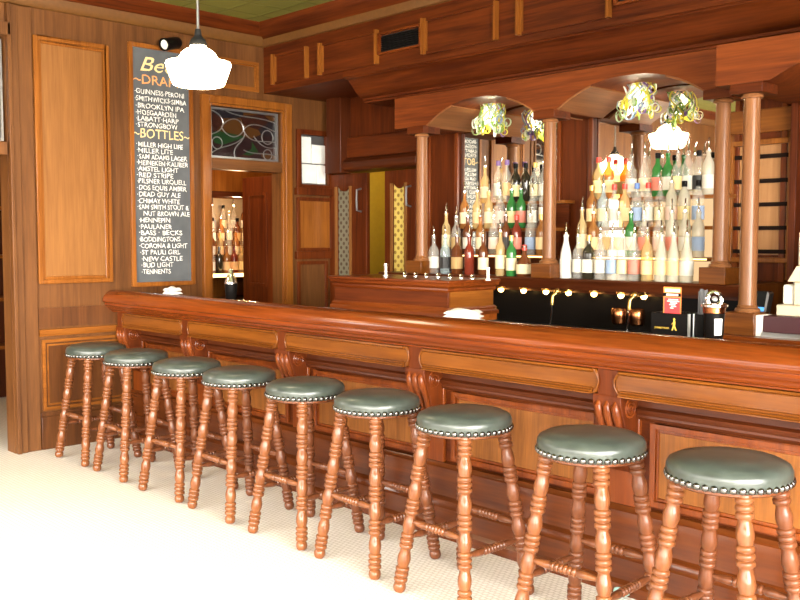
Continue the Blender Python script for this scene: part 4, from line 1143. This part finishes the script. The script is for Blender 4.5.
# cash register on the back counter
CZ = 1.035
X0 = -2.09
cr_ = empty('cash_till', (-1.8, 4.72, CZ), 'dark maroon cash drawer with silver base on the back counter', 'till')
MB().box(X0, -1.55, 4.56, 4.95, CZ + .022, CZ + .105).build('drawer_case', M['maroon'], cr_, .004)
MB().box(X0 - .002, -1.55, 4.552, 4.95, CZ, CZ + .022).build('base_strip', M['silver'], cr_)
m = MB(); m.prism([(X0 - .075, CZ), (X0 - .005, CZ), (X0 + .004, CZ + .107), (X0 - .035, CZ + .107)], 'y', 4.56, 4.66)
m.build('end_cap', M['paper'], cr_, .003)
DZ = CZ + .106
rg = empty('cash_register', (-1.78, 4.75, DZ), 'beige cash register with sloping display on the maroon drawer', 'cash register')
xa = at(776, 305, 1, 4.6).x
MB().box(xa, -1.5, 4.60, 4.92, DZ, DZ + .055).build('base', M['beige'], rg, .006)
m = MB(); m.box(xa + .012, xa + .075, 4.64, 4.88, DZ + .055, DZ + .155); m.build('receipt_printer', M['paper'], rg, .012)
m = MB(); m.box(xa + .078, -1.5, 4.62, 4.9, DZ + .055, DZ + .17); m.build('body', M['beige'], rg, .006)
m = MB(); m.prism([(xa + .035, DZ + .17), (xa + .08, DZ + .25), (-1.5, DZ + .25), (-1.5, DZ + .17)], 'y', 4.64, 4.9); m.build('slope', M['beige'], rg, .004)
m = MB(); m.box(xa + .082, -1.5, 4.65, 4.88, DZ + .25, DZ + .42); m.build('display_head', M['beige'], rg, .008)
m = MB(); m.box(xa + .10, -1.52, 4.645, 4.652, DZ + .275, DZ + .295); m.box(xa + .10, -1.52, 4.645, 4.652, DZ + .34, DZ + .355); m.box(xa + .12, -1.52, 4.615, 4.622, DZ + .13, DZ + .14); m.build('slot', M['beiged'], rg)
tr = tag(MB().box(-2.13, -1.6, 5.0, 5.35, 1.282, 1.296).build('tray', M['grey'], None, .003), 'thin grey tray on the ledge behind the cash register', 'tray')
ld = empty('ledge_stand', (-1.9, 5.2, CZ), 'dark wooden stand carrying the grey tray behind the register', 'stand')
MB().box(-2.02, -1.6, 5.1, 5.3, CZ, 1.26).build('body', W['drkz'], ld, .003)
MB().box(-2.05, -1.57, 5.05, 5.35, 1.26, 1.282).build('top', W['drkx'], ld, .003)
mn = empty('small_monitor', (-2.08, 4.86, CZ), 'small black monitor with a blue strip behind the right column', 'monitor')
a, b = at(752, 300, 1, 4.85).x, at(770, 300, 1, 4.85).x
MB().prism([(a - .08, CZ + .03), (a - .08, CZ + .21), (b - .01, CZ + .21), (b - .04, CZ + .03)], 'y', 4.86, 4.90).build('screen_case', M['blackm'], mn, .004)
MB().box(a - .07, b - .035, 4.856, 4.861, CZ + .085, CZ + .125).build('blue_strip', M['bluescreen'], mn)
m = MB(); m.prism([(b - .048, CZ), (b - .036, CZ), (b - .002, CZ + .20), (b - .014, CZ + .21)], 'y', 4.845, 4.90); m.build('grey_edge', M['grey'], mn)
MB().box(a - .08, b - .03, 4.84, 4.96, CZ, CZ + .03).build('foot', M['blackm'], mn)
# crumpled paper on the plinth ledge
q = at(626, 563, 1, 3.405)
cp = tag(MB().ico(Vector((0, 0, 0)), .035, 9, 6, (1.1, .3, .45)).build('crumpled_packet', M['teal'], flat=True), 'crumpled teal packet on the floor against the bar plinth', 'packet')
for v in cp.data.vertices: v.co += Vector((random.uniform(-.006, .006), random.uniform(-.002, .002), random.uniform(-.005, .005)))
cp.location = (q.x, 3.37, .022)

# ------------------------------------------------------------------ light
world = bpy.data.worlds.new('sky'); scene.world = world; world.use_nodes = True
wt = world.node_tree; bg = wt.nodes['Background']; bg.inputs['Strength'].default_value = 1
tc = wt.nodes.new('ShaderNodeTexCoord'); sx_ = wt.nodes.new('ShaderNodeSeparateXYZ'); rp = wt.nodes.new('ShaderNodeValToRGB')
ma = wt.nodes.new('ShaderNodeMath'); ma.operation = 'MAXIMUM'; ma.inputs[1].default_value = 0
mm = wt.nodes.new('ShaderNodeMath'); mm.operation = 'MULTIPLY_ADD'; mm.inputs[1].default_value = .5
mr = wt.nodes.new('ShaderNodeMapRange'); mr.inputs['From Min'].default_value = -.25; mr.inputs['From Max'].default_value = .75
wt.links.new(tc.outputs['Generated'], sx_.inputs[0]); wt.links.new(sx_.outputs['X'], ma.inputs[0]); wt.links.new(ma.outputs[0], mm.inputs[0]); wt.links.new(sx_.outputs['Z'], mm.inputs[2])
wt.links.new(mm.outputs[0], mr.inputs['Value']); wt.links.new(mr.outputs[0], rp.inputs['Fac'])
cr_e = rp.color_ramp.elements
cr_e[0].position = .24; cr_e[0].color = (.05, .047, .042, 1); cr_e[1].position = .80; cr_e[1].color = (1, .955, .88, 1)
for p_, c_ in ((.27, (.14, .13, .115)), (.42, (.20, .19, .17)), (.56, (.85, .80, .72))):
    e_ = cr_e.new(p_); e_.color = (*c_, 1)
sc_ = wt.nodes.new('ShaderNodeVectorMath'); sc_.operation = 'SCALE'; sc_.inputs['Scale'].default_value = 29
wt.links.new(rp.outputs['Color'], sc_.inputs[0]); wt.links.new(sc_.outputs[0], bg.inputs['Color'])
def portal(name, loc, rot, sx, sy):
    l = bpy.data.lights.new(name, 'AREA'); l.shape = 'RECTANGLE'; l.size = sx; l.size_y = sy; l.cycles.is_portal = True
    o = bpy.data.objects.new(name, l); COL.objects.link(o); o.location = loc; o.rotation_euler = rot
for a, b in ((-5.9, -3.5), (-3.2, -.8), (-.5, 1.9)): portal('window_daylight', ((a + b) / 2, YF - .07, 1.575), (R(90), 0, 0), b - a, 2.05)
portal('window_daylight', (XR + .07, .2, 1.72), (R(90), 0, R(90)), 4.8, 2.45)
portal('window_daylight', (XW - .07, .685, 1.72), (R(90), 0, R(-90)), .67, 1.45)
portal('window_daylight', (XW - .07, -1.75, 1.55), (R(90), 0, R(-90)), 1.2, 1.3)
def point(name, loc, col, power, r=.08):
    l = bpy.data.lights.new(name, 'POINT'); l.color = col; l.energy = power; l.shadow_soft_size = r
    o = bpy.data.objects.new(name, l); COL.objects.link(o); o.location = loc
point('room_lamp', (-7.3, 4.5, 2.9), (1, .6, .3), 40)
point('cabinet_fill', (-7.98, 5.4, 1.90), (1, .66, .34), 11, .03)  # added fill light without a fixture, brightens the cabinet back
point('room_lamp', (-7.9, 2.6, 2.8), (1, .62, .3), 25)
for lx, ly, lz in ((-4.50, 5.27, 2.40), (-3.27, 5.27, 2.40), (-1.42, 5.0, 2.36)): point('arch_light', (lx, ly, lz), (1, .84, .62), 3.5, .03)  # last one has no fixture, added out of view to brighten the right arch
point('passage_lamp', (-5.6, 6.1, 2.9), (1, .8, .5), 35)

# ------------------------------------------------------------------ camera
cam = bpy.data.cameras.new('camera'); cam.sensor_width = 36; cam.lens = FPX / 800 * 36; cam.clip_start = .05
co = bpy.data.objects.new('camera', cam); COL.objects.link(co)
co.matrix_world = Matrix(((CR.x, CU.x, -CF.x, 0), (CR.y, CU.y, -CF.y, 0), (CR.z, CU.z, -CF.z, CH), (0, 0, 0, 1)))
scene.camera = co
vs = scene.view_settings
scene.display_settings.display_device = 'sRGB'
vs.view_transform = 'Standard'; vs.look = 'None'; vs.exposure = 0.85; vs.gamma = 1; vs.use_curve_mapping = False
